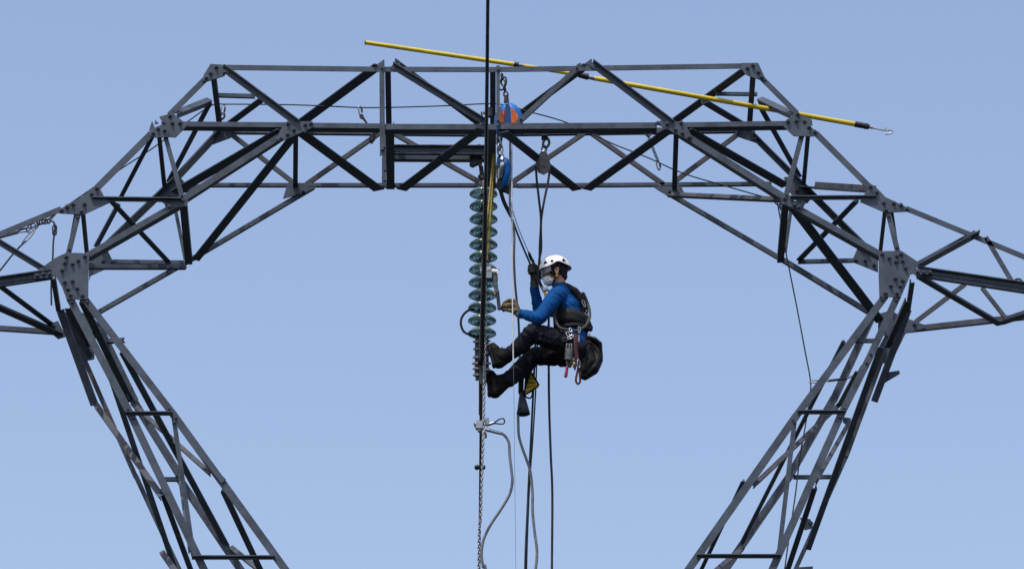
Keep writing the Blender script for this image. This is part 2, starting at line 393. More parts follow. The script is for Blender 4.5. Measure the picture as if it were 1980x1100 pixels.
lc((103, 540, .05), (113, 602, .8), 9, 'u'); lc((348, 930, 1), (367, 1066, .05), 6, 'f'); lc((336, 808, 0), (374, 1074, .02), 9, 'F', bolts=1)
st((242, 801, 0), (334, 801, 0), 6, 'g', w2k=1.5, bolts=1); st((371, 1079, 0), (532, 1079, 0), 6, 'g', w2k=1.6, bolts=1)
st((196, 659, 1), (238, 656, .8), 7, 'f'); st((310, 925, .9), (345, 925, 1), 7, 'f')
# ---- legs, right
lg((1712, 572, 0), (1540, 803, 0), 14, 'F', bolts=1); lg((1540, 803, 0), (1200, 1288, 0), 15, 'F')
lg((1736, 572, 0), (1680, 694, 0), 13.5, 'F', bolts=1); lg((1680, 694, 0), (1628, 798, 0), 14, 'F'); lg((1628, 798, 0), (1440, 1220, 0), 14.5, 'F')
lg((1693, 612, 1), (1619, 772, 1), 9, 'u'); lc((1764, 548, .05), (1756, 602, .8), 9, 'u')
lg((1757, 598, .8), (1691, 776, 1), 12, 'u', wmax=.12); lc((1755, 584, .1), (1716, 672, .95), 10, 'f', 'steel_worn')
lc((1703, 672, .03), (1562, 1062, 1), 11, 'u'); lc((1660, 718, .03), (1624, 784, 1), 12, 'u')
lg((1709, 684, 1), (1636, 882, 1), 9, 'f', 'steel_worn'); lg((1637, 880, 1), (1520, 1140, 1), 8, 'f')
lc((1632, 660, .03), (1434, 1050, 1), 7, 'u')
lg((1620, 768, 1), (1533, 920, 1), 12, 'u', wmax=.12); lg((1533, 920, 1), (1340, 1200, 1), 13, 'u', wmax=.12)
lc((1624, 780, 1), (1456, 938, .02), 8, 'f', 'steel_worn'); lc((1644, 812, 1), (1576, 932, .02), 8, 'f', 'steel_worn')
lc((1537, 808, 0), (1506, 1071, .02), 9, 'F', bolts=1); st((1542, 798, 0), (1634, 798, 0), 6, 'g', w2k=1.5, bolts=1); st((1347, 1076, 0), (1510, 1076, 0), 6, 'g', w2k=1.6, bolts=1)
st((1650, 658, .03), (1692, 658, .03), 7, 'f'); st((1534, 921.5, 1), (1612, 921, 1), 7, 'f')
lc((1575, 944, .03), (1500, 1170, 1), 10, 'u'); lc((1437, 930, .03), (1318, 1180, 1), 7, 'u'); lc((1436, 1058, 1), (1340, 1140, .03), 9, 'f', 'steel_worn')
# ---- gusset plates
gusset([(407, 124), (439, 126), (438.6, 134), (434, 147), (400, 158), (391, 156), (394, 145)], 0, [(418, 130), (407, 142), (399, 151), (434, 141), (434, 129)])
gusset([(1434.6, 122), (1466, 122), (1481, 154.6), (1475.5, 156.5), (1453, 149), (1441, 143.6), (1434, 133)], 0, [(1455.6, 126.5), (1445, 132), (1466, 140), (1473, 150)])
gusset([(308, 226), (334, 218.7), (363, 242), (339.6, 265.6), (326, 265), (313.7, 236)], 0, [(328.7, 224), (316, 238), (333, 238), (348, 238)])
gusset([(293, 244), (301, 247), (318, 238), (324.6, 253), (326, 265.6), (297, 265.6), (288, 261)], 0, [(305.5, 249), (318, 252), (296, 258)], off=.034)
gusset([(1538.6, 216), (1570, 232), (1560, 250), (1548, 264), (1534.5, 263), (1512.7, 242)], 0, [(1523.6, 235), (1542, 221), (1539.5, 233.6), (1555.6, 235)])
gusset([(1562, 236), (1567, 244.6), (1582, 258), (1574, 263.6), (1546, 263.4), (1550, 248)], 0, [(1564, 246), (1575.5, 255.5)], off=.034)
gusset([(1562.5, 242), (1570, 232), (1568, 246)], 0, off=.05)
gusset([(113, 406), (159, 380), (175, 367), (190, 358), (204, 385), (213, 391), (161, 415), (113, 412)], 0,
       [(187, 364), (177, 375), (141, 394.6), (163, 394.6), (129.6, 400), (119, 406.5), (157.4, 408.6)])
gusset([(1684.6, 356), (1698, 366), (1712, 381), (1758, 403), (1757, 408.6), (1712, 411), (1663, 390), (1672, 375)], 0,
       [(1683, 361), (1695, 372), (1708.6, 392), (1728, 393), (1742, 397), (1713, 406), (1753, 404.5)])
gusset([(549, 239), (558, 235), (604.6, 235), (606, 246), (542, 274.6), (533.6, 269)], 0, [(557, 239), (590, 241), (601, 239), (568, 251), (556, 260), (543, 268)])
gusset([(1266, 237), (1280, 233), (1322, 236), (1338, 264), (1331, 271), (1284, 247)], 0, [(1272, 239), (1290, 240), (1317, 238), (1306, 251), (1319, 258), (1332, 266)])
gusset([(128, 488.6), (172.4, 489.6), (171, 535), (170.5, 578.6), (128.5, 578.6), (120, 555), (106, 530), (88, 512), (108, 498)], 0,
       [(128, 496), (164, 495), (151, 503.6), (125, 508), (140, 510), (120, 522), (125, 545), (140, 543), (131, 558.7), (149, 557), (136, 570), (159, 571)])
gusset([(64, 528), (88, 512), (106, 530), (104, 536), (66, 539)], 0, [(72, 533), (84, 530), (96, 530)], off=.034)
gusset([(1699.6, 485.6), (1743, 485), (1776, 507), (1768, 528.6), (1761, 530), (1742, 574), (1700.4, 574), (1699, 533)], 0,
       [(1705.6, 491), (1719, 498.7), (1732, 506), (1733.7, 494.6), (1742, 491), (1745, 504), (1750.6, 518), (1731, 538), (1745, 542), (1722, 552), (1740.5, 553), (1712, 567), (1734, 567)])
gusset([(1768, 520), (1800, 519), (1804, 530), (1768, 532)], 0, [(1774, 526), (1786, 527), (1798, 527)], off=.034)
gusset([(412, 248), (449, 254), (447, 266), (409, 280), (416, 264)], 1)
gusset([(1421, 253), (1426, 264), (1462, 276), (1464.6, 266), (1454, 247), (1437, 240)], 1, [(1427, 258), (1460, 270)])
gusset([(555, 358), (612, 362), (590, 373), (547, 384)], 1, [(586, 370)])
gusset([(1263, 361), (1317, 360), (1323, 373), (1290, 378)], 1, [(1295, 371)])
gusset([(302, 382), (322, 356), (350, 345), (360, 356), (356, 372), (330, 392), (318, 394)], 1, [(326, 380), (340, 370)])
gusset([(1515.5, 343), (1537, 340), (1572, 378), (1562, 392), (1545.5, 395), (1526, 370)], 1, [(1541, 369), (1553, 362), (1560, 374)])
gusset([(172, 508), (207, 482), (220, 508), (221, 512), (175, 533), (172, 543)], 1, [(199, 505), (217, 506)])
gusset([(1658.7, 478), (1698, 494), (1698, 526), (1647, 505.5)], 1, [(1655, 503), (1673, 503), (1690, 512)])
gusset([(392, 888), (402, 892), (437, 926), (428, 934)], 0)
gusset([(136, 607), (159, 604), (186, 619), (187, 636), (174, 645), (150, 640)], 1)
gusset([(90, 628), (112, 620), (128, 650), (112, 655), (95, 640)], 1, [(103, 630)])
gusset([(1698, 607), (1722, 600), (1745, 612), (1740, 640), (1712, 650), (1698, 640)], 1)
gusset([(1745, 612), (1788, 628), (1790, 634), (1748, 645)], 1, [(1768, 627)])
gusset([(112, 602), (150, 606), (186, 636), (182, 694), (160, 698), (146, 672)], 1, m='steel', off=.004)
gusset([(1752, 602), (1758, 630), (1722, 704), (1700, 700), (1694, 680), (1716, 640)], 1, m='steel', off=.004)
gusset([(1711, 720), (1739, 716), (1740, 722), (1705, 743)], 1)
gusset([(1547, 1000), (1567, 1003), (1572, 1020), (1556, 1024)], 1, [(1568, 1011)]); gusset([(1630, 806), (1646, 808), (1640, 822), (1630, 816)], 1)
gusset([(1541, 1096), (1572, 1094), (1571, 1120), (1541, 1120)], 1)
gusset([(1506, 376), (1528, 378), (1534, 388), (1557, 393), (1551, 407), (1528, 400), (1512, 394)], 0, [(1536, 397), (1545, 401), (1517, 384)], off=.003)
gusset([(343, 380), (358, 376), (364, 384), (362, 398), (350, 400), (322, 403), (318, 396)], 0, [(328, 400), (352, 388)], off=.003)
for tip in ([(288, 252), (294, 234), (299, 246)], [(299, 240), (300, 232), (307, 239)], [(729, 130), (732, 122), (737, 131)], [(768, 128), (769, 122), (778, 128)],
            [(1116, 128), (1122, 121), (1127, 129)], [(1141, 128), (1141, 121), (1150, 129)], [(1567, 241), (1570, 231), (1571, 243)]):
    gusset(tip, 0, off=.006)
# twin-channel beam between two bottom struts, which carries the insulator string
bm_ = MB(); y0 = D(.5)
for (ya, dy) in ((290, -.055), (290, .055)):
    a = W(760, 296.5, y0) + V((0, dy, 0)); b = W(938, 297.5, y0) + V((0, dy, 0)); sg = 1 if dy > 0 else -1
    bm_.prism([a + V((0, -.004, -.036)), a + V((0, .004, -.036)), a + V((0, .004, .036)), a + V((0, -.004, .036))], b - a)
    for z in (-.0405, .0405):
        bm_.prism([a + V((0, 0, z - .004)), a + V((0, sg * .042, z - .004)), a + V((0, sg * .042, z + .004)), a + V((0, 0, z + .004))], b - a)
beam = bm_.build('carrier_beam', M['steel'], pylon)
for (x, y_) in ((744, 285), (744, 330), (744, 350), (740, 290)): add_bolt(pylon.children[0], x, y_, D(0) - .02, .8)
# ------------------------------------------------------------------ power line, insulators, fittings
Xv, Yv, Zv = V((1, 0, 0)), V((0, 1, 0)), V((0, 0, 1))
clamp = W(931, 700, 0)
hz = clamp.z
def on_line(px, py):
    """point on the sagging line: height hz less a small sag, at the depth the picture asks for"""
    y = 0.0
    for _ in range(30):
        p = W(px, py, y); z = hz - 0.0006 * y * y
        ang = math.atan2(p.z - CAMZ, y - CAMY); y = (z - CAMZ) / math.tan(ang) + CAMY
    return W(px, py, y)
far_e = on_line(926.5, 1130); near_e = on_line(944, -60)
far_pts = [clamp.lerp(far_e, t) + V((0, 0, -.02 * t * (1 - t))) for t in (.0, .3, .6, 1)]
ext = far_e + (far_e - clamp) * 6 + V((0, 0, -6))
near_pts = [on_line(943.8, -60), on_line(943.3, 0), on_line(941.8, 150), on_line(940, 300), on_line(937.5, 460), on_line(934, 580), clamp]
nn_ = near_pts[0] + (near_pts[0] - near_pts[2]).normalized() * 45 + V((0, 0, -1.6))
line = tag(empty('power_line', clamp), 'long black overhead conductor crossing the whole picture from top to bottom', 'power line')
c = MB(); c.tube([nn_] + near_pts + far_pts[1:] + [ext], [.013] * 2 + [.013, .014, .015, .016, .017, .017] + [.013, .012, .012, .012], 10)
c.build('conductor', M['black_cable'], line)
c = MB(); ar = [on_line(939.0, 372), on_line(937.2, 460), on_line(935.2, 540), on_line(933, 610), clamp, on_line(930, 745), on_line(929, 800)]
c.tube(ar, [.018, .021, .022, .023, .024, .021, .017], 12)
c.build('armour_rods', M['black_cable'], line)
c = MB(); q = on_line(928, 903)
for s_ in (-1, 1): c.sphere(q + Xv * .028 * s_, .026, .03, .026, 12, 8)
c.cyl(q - Xv * .03, q + Xv * .03, .014)
c.build('vibration_damper', M['darkmetal'], line)

def sus(px, py): return W(px, py, 0)
ins = tag(empty('insulator_string', sus(932, 655)), 'vertical string of twelve green glass insulator discs hanging from the middle of the bridge', 'insulator string')
cents = [(935, 371.4), (935, 395.9), (935, 420.6), (935, 445.3), (934.8, 470), (934.5, 494), (934.2, 518.2), (933.6, 542.8), (933, 567.5), (932.6, 591.6), (932.2, 616.4), (932, 641)]
proto = None
gl = MB(); o0 = V((0, 0, 0))
prof = [(.030, .052), (.044, .045), (.075, .034), (.100, .020), (.119, .004), (.1265, -.008), (.1265, -.014), (.1215, -.017), (.117, -.011), (.106, -.004),
        (.102, -.007), (.099, -.026), (.094, -.026), (.089, .000), (.080, .004), (.077, -.001), (.074, -.024), (.069, -.024), (.064, .006),
        (.055, .010), (.052, .004), (.048, -.016), (.043, -.016), (.039, .012), (.028, .016), (.022, .016), (.022, .040), (.030, .052)]
gl.lathe(prof, o0, Zv, 48)
glo = gl.build('glass_disc', M['glass'], origin=o0); GLM = glo.data; bpy.data.objects.remove(glo)
cp = MB(); cp.lathe([(.001, .122), (.022, .120), (.030, .108), (.034, .085), (.040, .060), (.044, .046), (.030, .044), (.001, .044)], o0, Zv, 24)
cp.cyl(V((0, 0, .02)), V((0, 0, -.022)), .011, n=12); cp.sphere(V((0, 0, .012)), .026, .026, .014)
cpo = cp.build('metal_cap', M['darkmetal'], origin=o0); CPM = cpo.data; bpy.data.objects.remove(cpo)
for (x, y) in cents:
    e = link('insulator_disc', GLM, sus(x, y + 2), ins)
    link('metal_cap', CPM, sus(x, y + 2), e)
m_ = MB()   # hanger between the beam and the first cap
a = sus(924, 303); 
m_.prism([a + V((-.075, -.03, .03)), a + V((.03, -.03, .03)), a + V((.04, -.03, -.06)), a + V((.02, -.03, -.10)), a + V((0, -.03, -.075)), a + V((-.045, -.03, -.10)), a + V((-.075, -.03, -.085))], V((0, .06, 0)))
m_.cyl(sus(930, 322), sus(932, 340), .02); m_.sphere(sus(933, 345), .03); m_.cyl(sus(926, 340), sus(936, 340), .014); m_.cyl(sus(934, 345), sus(935, 362), .016)
m_.sphere(sus(926, 285), .025, .025, .03); m_.sphere(sus(928, 342), .02)
m_.build('hanger', M['darkmetal'], ins)
m_ = MB()   # suspension clamp under the last disc
for (xa, ya, xb, yb, r) in ((932, 648, 931, 668, .02), (921, 656, 920, 728, .012), (942, 656, 943, 722, .012), (919, 662, 945, 662, .014), (936, 655, 948, 660, .009)):
    m_.cyl(sus(xa, ya), sus(xb, yb), r)
m_.prism([sus(924, 668), sus(940, 668), sus(943, 700), sus(940, 742), sus(926, 742), sus(922, 700)], V((0, .05, 0)))
m_.tube(spline([sus(926, 655), sus(924, 690), sus(922, 735)], 6), .013)
m_.build('suspension_clamp', M['darkmetal'], ins)
for (x, y) in ((920, 662), (920, 676), (919, 692), (918, 704), (919, 714), (919.5, 726), (943, 668), (944, 684), (944, 704), (943, 716)):
    m_ = MB(); p = sus(x, y) - V((0, .02, 0)); m_.cyl(p - Xv * .018, p + Xv * .018, .013, n=6, smooth=False); m_.cyl(p - Xv * .027, p + Xv * .027, .007)
    m_.build('nut', M['zinc'], ins)
m_ = MB(); m_.tube(spline(WP([(918, 598), (906, 600), (895, 610), (891, 625), (897, 641), (912, 648), (926, 651)]), 8), .011, 10)
tag(m_.build('jumper_loop', M['black_cable']), 'black cable loop bowing out left of the lowest glass discs', 'cable loop')

# ------------------------------------------------------------------ lever hoist, chain, yellow ropes
def chain(path, pitch, r, wd, m, name='chain', parent=None):
    P = spline(path, 12); ds = [0]
    for i in range(1, len(P)): ds.append(ds[-1] + (P[i] - P[i - 1]).length)
    n = max(2, int(ds[-1] / pitch)); mb = MB(); j = 0
    for k in range(n):
        s0 = (k + .5) * ds[-1] / n
        while j < len(ds) - 2 and ds[j + 1] < s0: j += 1
        c_ = P[j].lerp(P[j + 1], (s0 - ds[j]) / max(1e-6, ds[j + 1] - ds[j])); t = (P[j + 1] - P[j]).normalized()
        sd_ = t.cross(Yv).normalized(); sd_ = sd_ if k % 2 else t.cross(sd_).normalized()
        sd_ = (sd_ * .9 + t.cross(sd_) * .45).normalized()
        mb.tube(ring(c_, t, sd_, pitch * .64, wd, 10), r, 5, closed=True)
    return mb.build(name, m, parent)
h = tag(empty('lever_hoist', W(938, 530, -.06)), 'silver lever chain hoist hanging in front of the glass discs on the yellow ropes', 'chain hoist')
m_ = MB(); hp = lambda x, y, d=-.08: W(x, y, d)
m_.box(hp(939, 524), Xv * .05, Yv * .035, Zv * .035); m_.cyl(hp(929, 527), hp(948, 525), .045, n=20); m_.box(hp(941, 535), Xv * .045, Yv * .045, Zv * .028)
m_.build('gear_case', M['zinc'], h)
m_ = MB(); m_.cyl(hp(951, 527), hp(957, 527), .045, n=24); m_.cyl(hp(957, 527), hp(962, 527), .038, n=24); m_.cyl(hp(961, 530), hp(964, 531), .046, n=24)
m_.build('drum', M['chrome'], h)
m_ = MB(); m_.tube(spline([hp(957, 532), hp(957.5, 546), hp(959, 556), hp(962, 566)], 6), [.026] * 6 + [.022] * 6 + [.018] * 7, 12)
lv = m_.build('lever', M['grey_hose'], h)
m_ = MB()
gp = [hp(962, 566), hp(963, 572), hp(965, 596), hp(965.5, 599)]
pts = [gp[0].lerp(gp[3], i / 30) for i in range(31)]
m_.tube(pts, [.013 + (.004 if i % 3 else .0) for i in range(31)], 12)
m_.build('grip', M['grey_rubber'], h)
m_ = MB(); m_.box(hp(956.5, 565), Xv * .008, Yv * .008, Zv * .022); m_.build('pawl', M['yellow_plastic'], h)
m_ = MB(); m_.tube(spline([hp(936, 515), hp(934, 510), hp(936, 505), hp(941, 504), hp(944, 508), hp(943, 514)], 6), .010, 8); m_.tube(spline([hp(938, 506), hp(944, 500), hp(950, 496)], 5), .012)
m_.build('top_hook', M['darkmetal'], h)
chain([hp(938.5, 536), hp(939, 600), hp(938, 660), hp(937, 700), hp(935, 760)], .026, .0042, .010, M['zinc'], 'load_chain', h)
chain([hp(941, 556), hp(941, 572)], .026, .0042, .010, M['zinc'], 'load_chain', h)
tag(chain([hp(936, 690), hp(936.5, 740), hp(935, 830), hp(932.5, 903), hp(929.5, 1000), hp(925.5, 1130), V((W(925, 1130).x, -.1, 8.0))], .027, .0044, .011, M['zinc'], 'slack_chain'),
    'slack zinc link chain trailing down along the black conductor to the bottom of the picture', 'chain')
yr = tag(empty('yellow_sling', W(952, 280, -.2)), 'bundle of worn yellow ropes reaching from the bridge down to the lever hoist', 'sling')
for k, (x0, x1, dy) in enumerate(((954.5, 939, -.02), (955.5, 942.5, 0.01), (957, 945, -.01), (956, 947, .02))):
    m_ = MB(); m_.tube(spline([W(x0 + 1, 268, -.12 + dy), W(x0 - 1, 300, -.11 + dy), W((x0 + x1) / 2 + (1 if k % 2 else -.6), 385, -.1 + dy), W(x1 + .5, 450, -.09 + dy), W(x1 - 1.5 if k < 2 else x1 - 3, 503, -.08 + dy)], 8), [.0075 + .0015 * (k % 2)] * 33, 8)
    m_.build('rope_strand', M['yellow_rope'], yr)

# ------------------------------------------------------------------ fall arresters
fa = tag(empty('fall_arrester', W(983, 229, -.25)), 'round blue fall arrester with orange labels hanging behind the front chord of the bridge', 'fall arrester')
yA = -.25; c0 = W(983, 234, yA)
m_ = MB(); pr = []
for k in range(11):
    a = math.pi * k / 10; pr.append((.001 + .150 * math.sin(a) ** .62, .055 * math.cos(a)))
fd = V((-.12, -1, -.05)).normalized()
m_.lathe([(r, hh) for r, hh in pr], c0, fd, 40)
for v_ in range(len(m_.v)): m_.v[v_].x = c0.x + (m_.v[v_].x - c0.x) * .86; m_.v[v_].z = c0.z + (m_.v[v_].z - c0.z) * 1.14
hs = m_.build('housing', M['blue_plastic'], fa)
for xy in (((966, 237), (975, 238), (975, 210), (967, 216)), ((989, 238), (1001, 238), (1002, 224), (996, 213), (987, 209))):
    m_ = MB(); p = [W(a_, b_, yA - .064) for a_, b_ in xy]
    m_.prism(p, V((0, .03, 0))); m_.build('label', M['orange'], fa)
m_ = MB(); m_.prism([W(977, 201, yA - .066), W(985, 201, yA - .066), W(987, 240, yA - .066), W(977.5, 241, yA - .066)], V((0, .03, 0))); m_.build('cover_strip', mat('dark_blue_plastic', (.002, .045, .17), .4), fa)
m_ = MB(); m_.prism([W(975.5, 184, yA - .01), W(983, 184, yA - .01), W(984.5, 198, yA - .01), W(974, 198, yA - .01)], V((0, .02, 0))); m_.build('eye_plate', M['darkmetal'], fa)
chain([W(970, 143, yA), W(973, 160, yA), W(977, 178, yA), W(979.5, 189, yA)], .05, .008, .020, M['darkmetal'], 'chain_link', fa)
m_ = MB(); m_.tube(ring(W(972, 162, yA), (Zv + Xv * .3).normalized(), (Xv - Zv * .3 + Yv * .3).normalized(), .066, .030, 20), .008, 8, closed=True); m_.build('carabiner', M['darkmetal'], fa)
m_ = MB(); m_.tube([W(999, 262, yA), W(1007, 263, yA), W(1013, 252, yA), W(1012, 248, yA)], .009, 8); m_.build('handle', M['black_plastic'], fa)
fb = tag(empty('fall_arrester', W(970, 333, -.2)), 'smaller blue and silver fall arrester seen edge-on above the glass insulators', 'fall arrester')
yB = -.2
m_ = MB(); c1 = W(968, 324, yB); m_.lathe([(.001, -.028), (.09, -.028), (.118, -.018), (.124, 0), (.118, .018), (.09, .028), (.001, .028)], c1, V((-.985, -.17, 0)), 32)
m_.build('silver_band', M['chrome'], fb)
m_ = MB(); m_.lathe([(.001, -.075), (.06, -.07), (.125, -.045), (.150, -.014), (.150, 0), (.001, 0)], W(971, 336, yB), V((-.955, -.29, .05)), 36)
bs_ = m_.build('housing', M['blue_plastic'], fb)
m_ = MB(); m_.prism([W(961, 304, yB - .05), W(964, 304, yB - .06), W(965, 322, yB - .1), W(961, 320, yB - .1)], V((0, .02, 0))); m_.build('label', M['blue_plastic'], fb)
m_ = MB(); m_.prism([W(962, 347, yB), W(972, 348, yB), W(984, 362, yB), (W(985, 372, yB)), W(976, 368, yB), W(966, 366, yB), W(959, 358, yB)], V((0, .06, 0))); m_.build('cable_guide', M['black_plastic'], fb)
chain([W(963, 240, yB), W(962, 262, yB), W(966, 284, yB), W(967, 300, yB)], .05, .0085, .02, M['zinc'], 'chain_link', fb)
for (xa, xb) in ((961, 963), (971, 970)):
    m_ = MB(); m_.tube(spline([W(xa, 240, yB + .02), W(xb, 262, yB + .02), W((xb + 966) / 2, 282, yB + .02)], 6), .011, 8, flat=(Yv, .4)); m_.build('sling', M['grey_rope'], fb)
m_ = MB(); m_.tube(ring(W(967, 290, yB - .02), Zv, (Xv + Yv * .5).normalized(), .06, .025, 20), .008, 8, closed=True); m_.build('shackle', M['zinc'], fb)

# ------------------------------------------------------------------ pulley and its rope
pu = tag(empty('pulley', W(1051, 315, -.1)), 'grey rope pulley hanging on a dark shackle right of the blue fall arresters', 'pulley')
yP = -.1
m_ = MB()
for s_ in (-1, 1):
    m_.prism([W(x, y, yP + s_ * .022) for (x, y) in ((1043, 296), (1058, 296), (1065, 318), (1062, 332), (1051, 338), (1040, 333), (1036, 318))], V((0, .008, 0)))
m_.build('side_plate', M['darkmetal'], pu)
m_ = MB(); m_.cyl(W(1051, 319, yP - .012), W(1051, 319, yP + .03), .052, n=28); m_.build('wheel', M['zinc'], pu)
m_ = MB(); m_.cyl(W(1051, 319, yP - .032), W(1051, 319, yP + .04), .014, n=12); m_.sphere(W(1051, 295, yP), .028, .028, .022); m_.build('axle', M['zinc'], pu)
m_ = MB(); m_.tube(ring(W(1052, 289, yP), Zv, Xv, .036, .02, 18), .008, 8, closed=True)
m_.tube(spline([W(1051, 262, yP), W(1059, 268, yP), W(1062, 277, yP), W(1056, 286, yP), W(1050, 280, yP), W(1053, 270, yP)], 6), .012, 8); m_.build('shackle', M['darkmetal'], pu)
m_ = MB(); m_.box(W(1053, 262, yP), Xv * .028, Yv * .06, Zv * .025); m_.build('bracket', M['darkmetal'], pu)
def rope(name, pts, r, m, label, cat, group=None, y=0.0, seg=8, n=8):
    mb = MB(); mb.tube(spline(WP(pts, y), seg), r, n)
    return tag(mb.build(name, M[m]), label, cat, group)
m_ = MB(); m_.tube(spline(WP([(1036, 322, -.1), (1038, 350, -.09), (1042, 385, -.08), (1046, 425, -.05), (1044, 470, 0), (1043.5, 500, .02), (1044, 540, .04)]), 8), .0105, 8)
m_.tube(spline(WP([(1064, 322, -.1), (1060, 350, -.1), (1051, 395, -.1), (1046, 432, -.07), (1046.5, 480, -.02), (1042.5, 505, 0), (1042, 540, .03)]), 8), .0105, 8)
tag(m_.build('twisted_hauling_rope', M['rope']), 'two dark rope falls running from the pulley and twisting together behind the white helmet', 'rope')
rope('grey_hauling_rope', [(1036, 640, .34), (1034, 690, .34), (1031, 760, .34), (1026, 860, .34), (1021, 960, .34), (1014.5, 1130, .34), (1010, 1500, .34)], .0092, 'rope', 'straight dark rope running down from under the trousers, crossing the curved hose', 'rope')
rope('thin_hauling_rope', [(1040, 640, .37), (1038, 690, .37), (1035.5, 760, .37), (1030, 850, .37), (1026, 905, .37), (1022, 980, .37), (1017.5, 1130, .37), (1013, 1500, .37)], .0068, 'rope', 'thinner dark rope right beside the one crossing the curved hose', 'rope')
rope('tail_rope', [(1061, 600, .3), (1061, 700, .3), (1062, 790, .3), (1065, 880, .3), (1068, 960, .3), (1067, 1130, .3), (1066, 1500, .3)], .0105, 'rope', 'rightmost dark rope hanging from behind the worker down to the bottom of the picture', 'rope')
rope('white_cord', [(989.5, 262, -.28), (990.2, 380, -.3), (990.5, 480, -.3), (991, 583, -.3), (992, 640, -.3), (992.5, 700, -.3)], .0058, 'white_cord', 'thin white cord dropping from the blue fall arrester past the near glove', 'cord')
rope('fine_line', [(992.5, 698, -.3), (994, 780, -.3), (995, 900, -.3), (997.5, 1130, -.3), (998, 1500, -.3)], .0017, 'grey_rope', 'hair-thin pale line hanging below the near boot down to the bottom', 'line')
m_ = MB(); m_.tube(spline(WP([(986.5, 275, -.2), (986.5, 340, -.2), (986, 400, -.2), (990, 425, -.2), (994.5, 452, -.18), (994, 500, -.14), (996, 548, -.06), (1001, 600, .08), (1003.5, 640, .22), (1005, 690, .30), (1007, 760, .30)]), 8), .0105, 10)
tag(m_.build('grey_hose', M['grey_hose']), 'grey sheathed cable hanging from the bridge behind the near glove', 'cable')
rope('curved_hose', [(1001.5, 795, .28), (1002, 815, .28), (1003, 840, .28), (1008, 860, .28), (1018, 888, .28), (1025, 910, .28), (1029.5, 950, .28), (1030, 990, .28), (1034, 1030, .28), (1038, 1060, .28), (1037.5, 1085, .28), (1034, 1110, .28), (1030, 1140, .28), (1030, 1500, .28)], .0125, 'grey_hose', 'grey hose snaking down out of the black cone', 'hose')
rope('earthing_lead', [(940, 828, .02), (955, 834, .02), (968, 837, .02), (977, 843, .02), (984, 856, .02), (985.5, 880, .02), (989, 910, .02), (990.5, 932, .02), (985, 956, .02), (968, 985, .02), (948, 1015, .02), (935, 1043, .02), (931, 1070, .02), (934, 1095, .02), (940, 1130, .02), (944, 1500, .02)], .0125, 'grey_hose', 'grey earthing cable curving out from the clamp on the conductor in a long S', 'cable')
# earthing clamp on the conductor
ec = tag(empty('earthing_clamp', W(932, 822, 0)), 'cast metal clamp with a looped handle screwed onto the conductor below the boots', 'clamp')
yE = -.03
m_ = MB(); m_.box(W(927, 822, yE), Xv * .03, Yv * .03, Zv * .035); m_.box(W(938, 817, yE), Xv * .032, Yv * .02, Zv * .022); m_.sphere(W(921, 820, yE), .025, .03, .03); m_.sphere(W(928, 832, yE), .022); m_.sphere(W(922, 826, yE), .018)
m_.prism([W(936, 809, yE), W(945, 807, yE), W(947, 815, yE), W(938, 818, yE)], V((0, .03, 0))); m_.build('jaw', M['zinc'], ec)
m_ = MB(); m_.cyl(W(940, 822, yE), W(958, 816, yE), .014); m_.build('screw', M['zinc'], ec)
m_ = MB(); m_.tube(spline(WP([(956, 817), (966, 810), (973, 809), (975.5, 814), (973, 819), (964, 819), (956, 818)], yE), 6), .0065, 8); m_.build('handle_loop', M['darkmetal'], ec)
m_ = MB(); m_.cyl(W(938, 829, yE), W(946, 832, yE), .018); m_.cyl(W(946, 832, yE), W(968, 837.5, .01), .015); m_.build('ferrule', M['chrome'], ec)
m_ = MB(); m_.cyl(W(938, 836, yE), W(939, 846, yE), .013, n=8); m_.build('lever', mat('rusty_orange_metal', (.22, .07, .04), .6), ec)
# boot cover bag and cone
yb = .14
cb = tag(empty('cable_cone', W(1012, 790, .28)), 'open dark grey rubber cone around the top of the curved hose', 'cone')
m_ = MB(); a = W(1009, 762, .28); b = W(1012.5, 803, .28)
ax_ = (b - a).normalized(); m_.lathe([(.012, -.14), (.017, -.08), (.022, 0), (.042, .09), (.060, .19), (.057, .19), (.039, .09), (.018, 0)], a, ax_, 24); m_.build('shell', M['grey_rubber'], cb)
m_ = MB(); m_.tube(spline(WP([(1004, 800, .26), (1003, 790, .24), (1008, 788, .24), (1010, 796, .26)]), 6), .009, 8); m_.build('clip', M['darkmetal'], cb)
m_ = MB(); m_.tube(spline(WP([(1011, 700, .28), (1008, 730, .28), (1007, 762, .28)]), 6), [.022] * 6 + [.024] * 6 + [.018], 10); m_.build('sleeve', M['webbing'], cb)
tb = tag(empty('tool_pouch', W(1028, 740, .26)), 'triangular yellow pouch with black edging hanging below the far knee', 'pouch')
m_ = MB(); m_.prism(WP([(1018, 714), (1028, 722), (1042, 744), (1030, 753), (1014, 762), (1016, 738)], .26), V((0, .05, 0))); po = m_.build('pocket', M['yellow_bag'], tb)
m_ = MB(); m_.tube(WP([(1018, 714), (1016, 738), (1014, 762), (1030, 753.5), (1042, 744), (1029, 722), (1018, 714)], .255), .008, 8); m_.build('piping', M['webbing'], po)
for (xa, ya, xb, yb_) in ((1017, 728, 1031, 733), (1016, 738, 1036, 741), (1016, 748, 1034, 746)):
    m_ = MB(); m_.tube(WP([(xa, ya), (xb, yb_)], .252), .0022, 6); m_.build('seam', M['webbing'], po)
m_ = MB(); m_.tube(spline(WP([(1014, 762), (1018, 768), (1025, 769), (1029, 764), (1030, 754)], .26), 6), .008, 8); m_.build('loop', M['webbing'], tb)
m_ = MB(); m_.tube(spline(WP([(1036, 700), (1028, 714), (1020, 735), (1013, 760)], .25), 6), .008, 8, flat=(Yv, .4)); m_.build('strap', M['webbing'], tb)

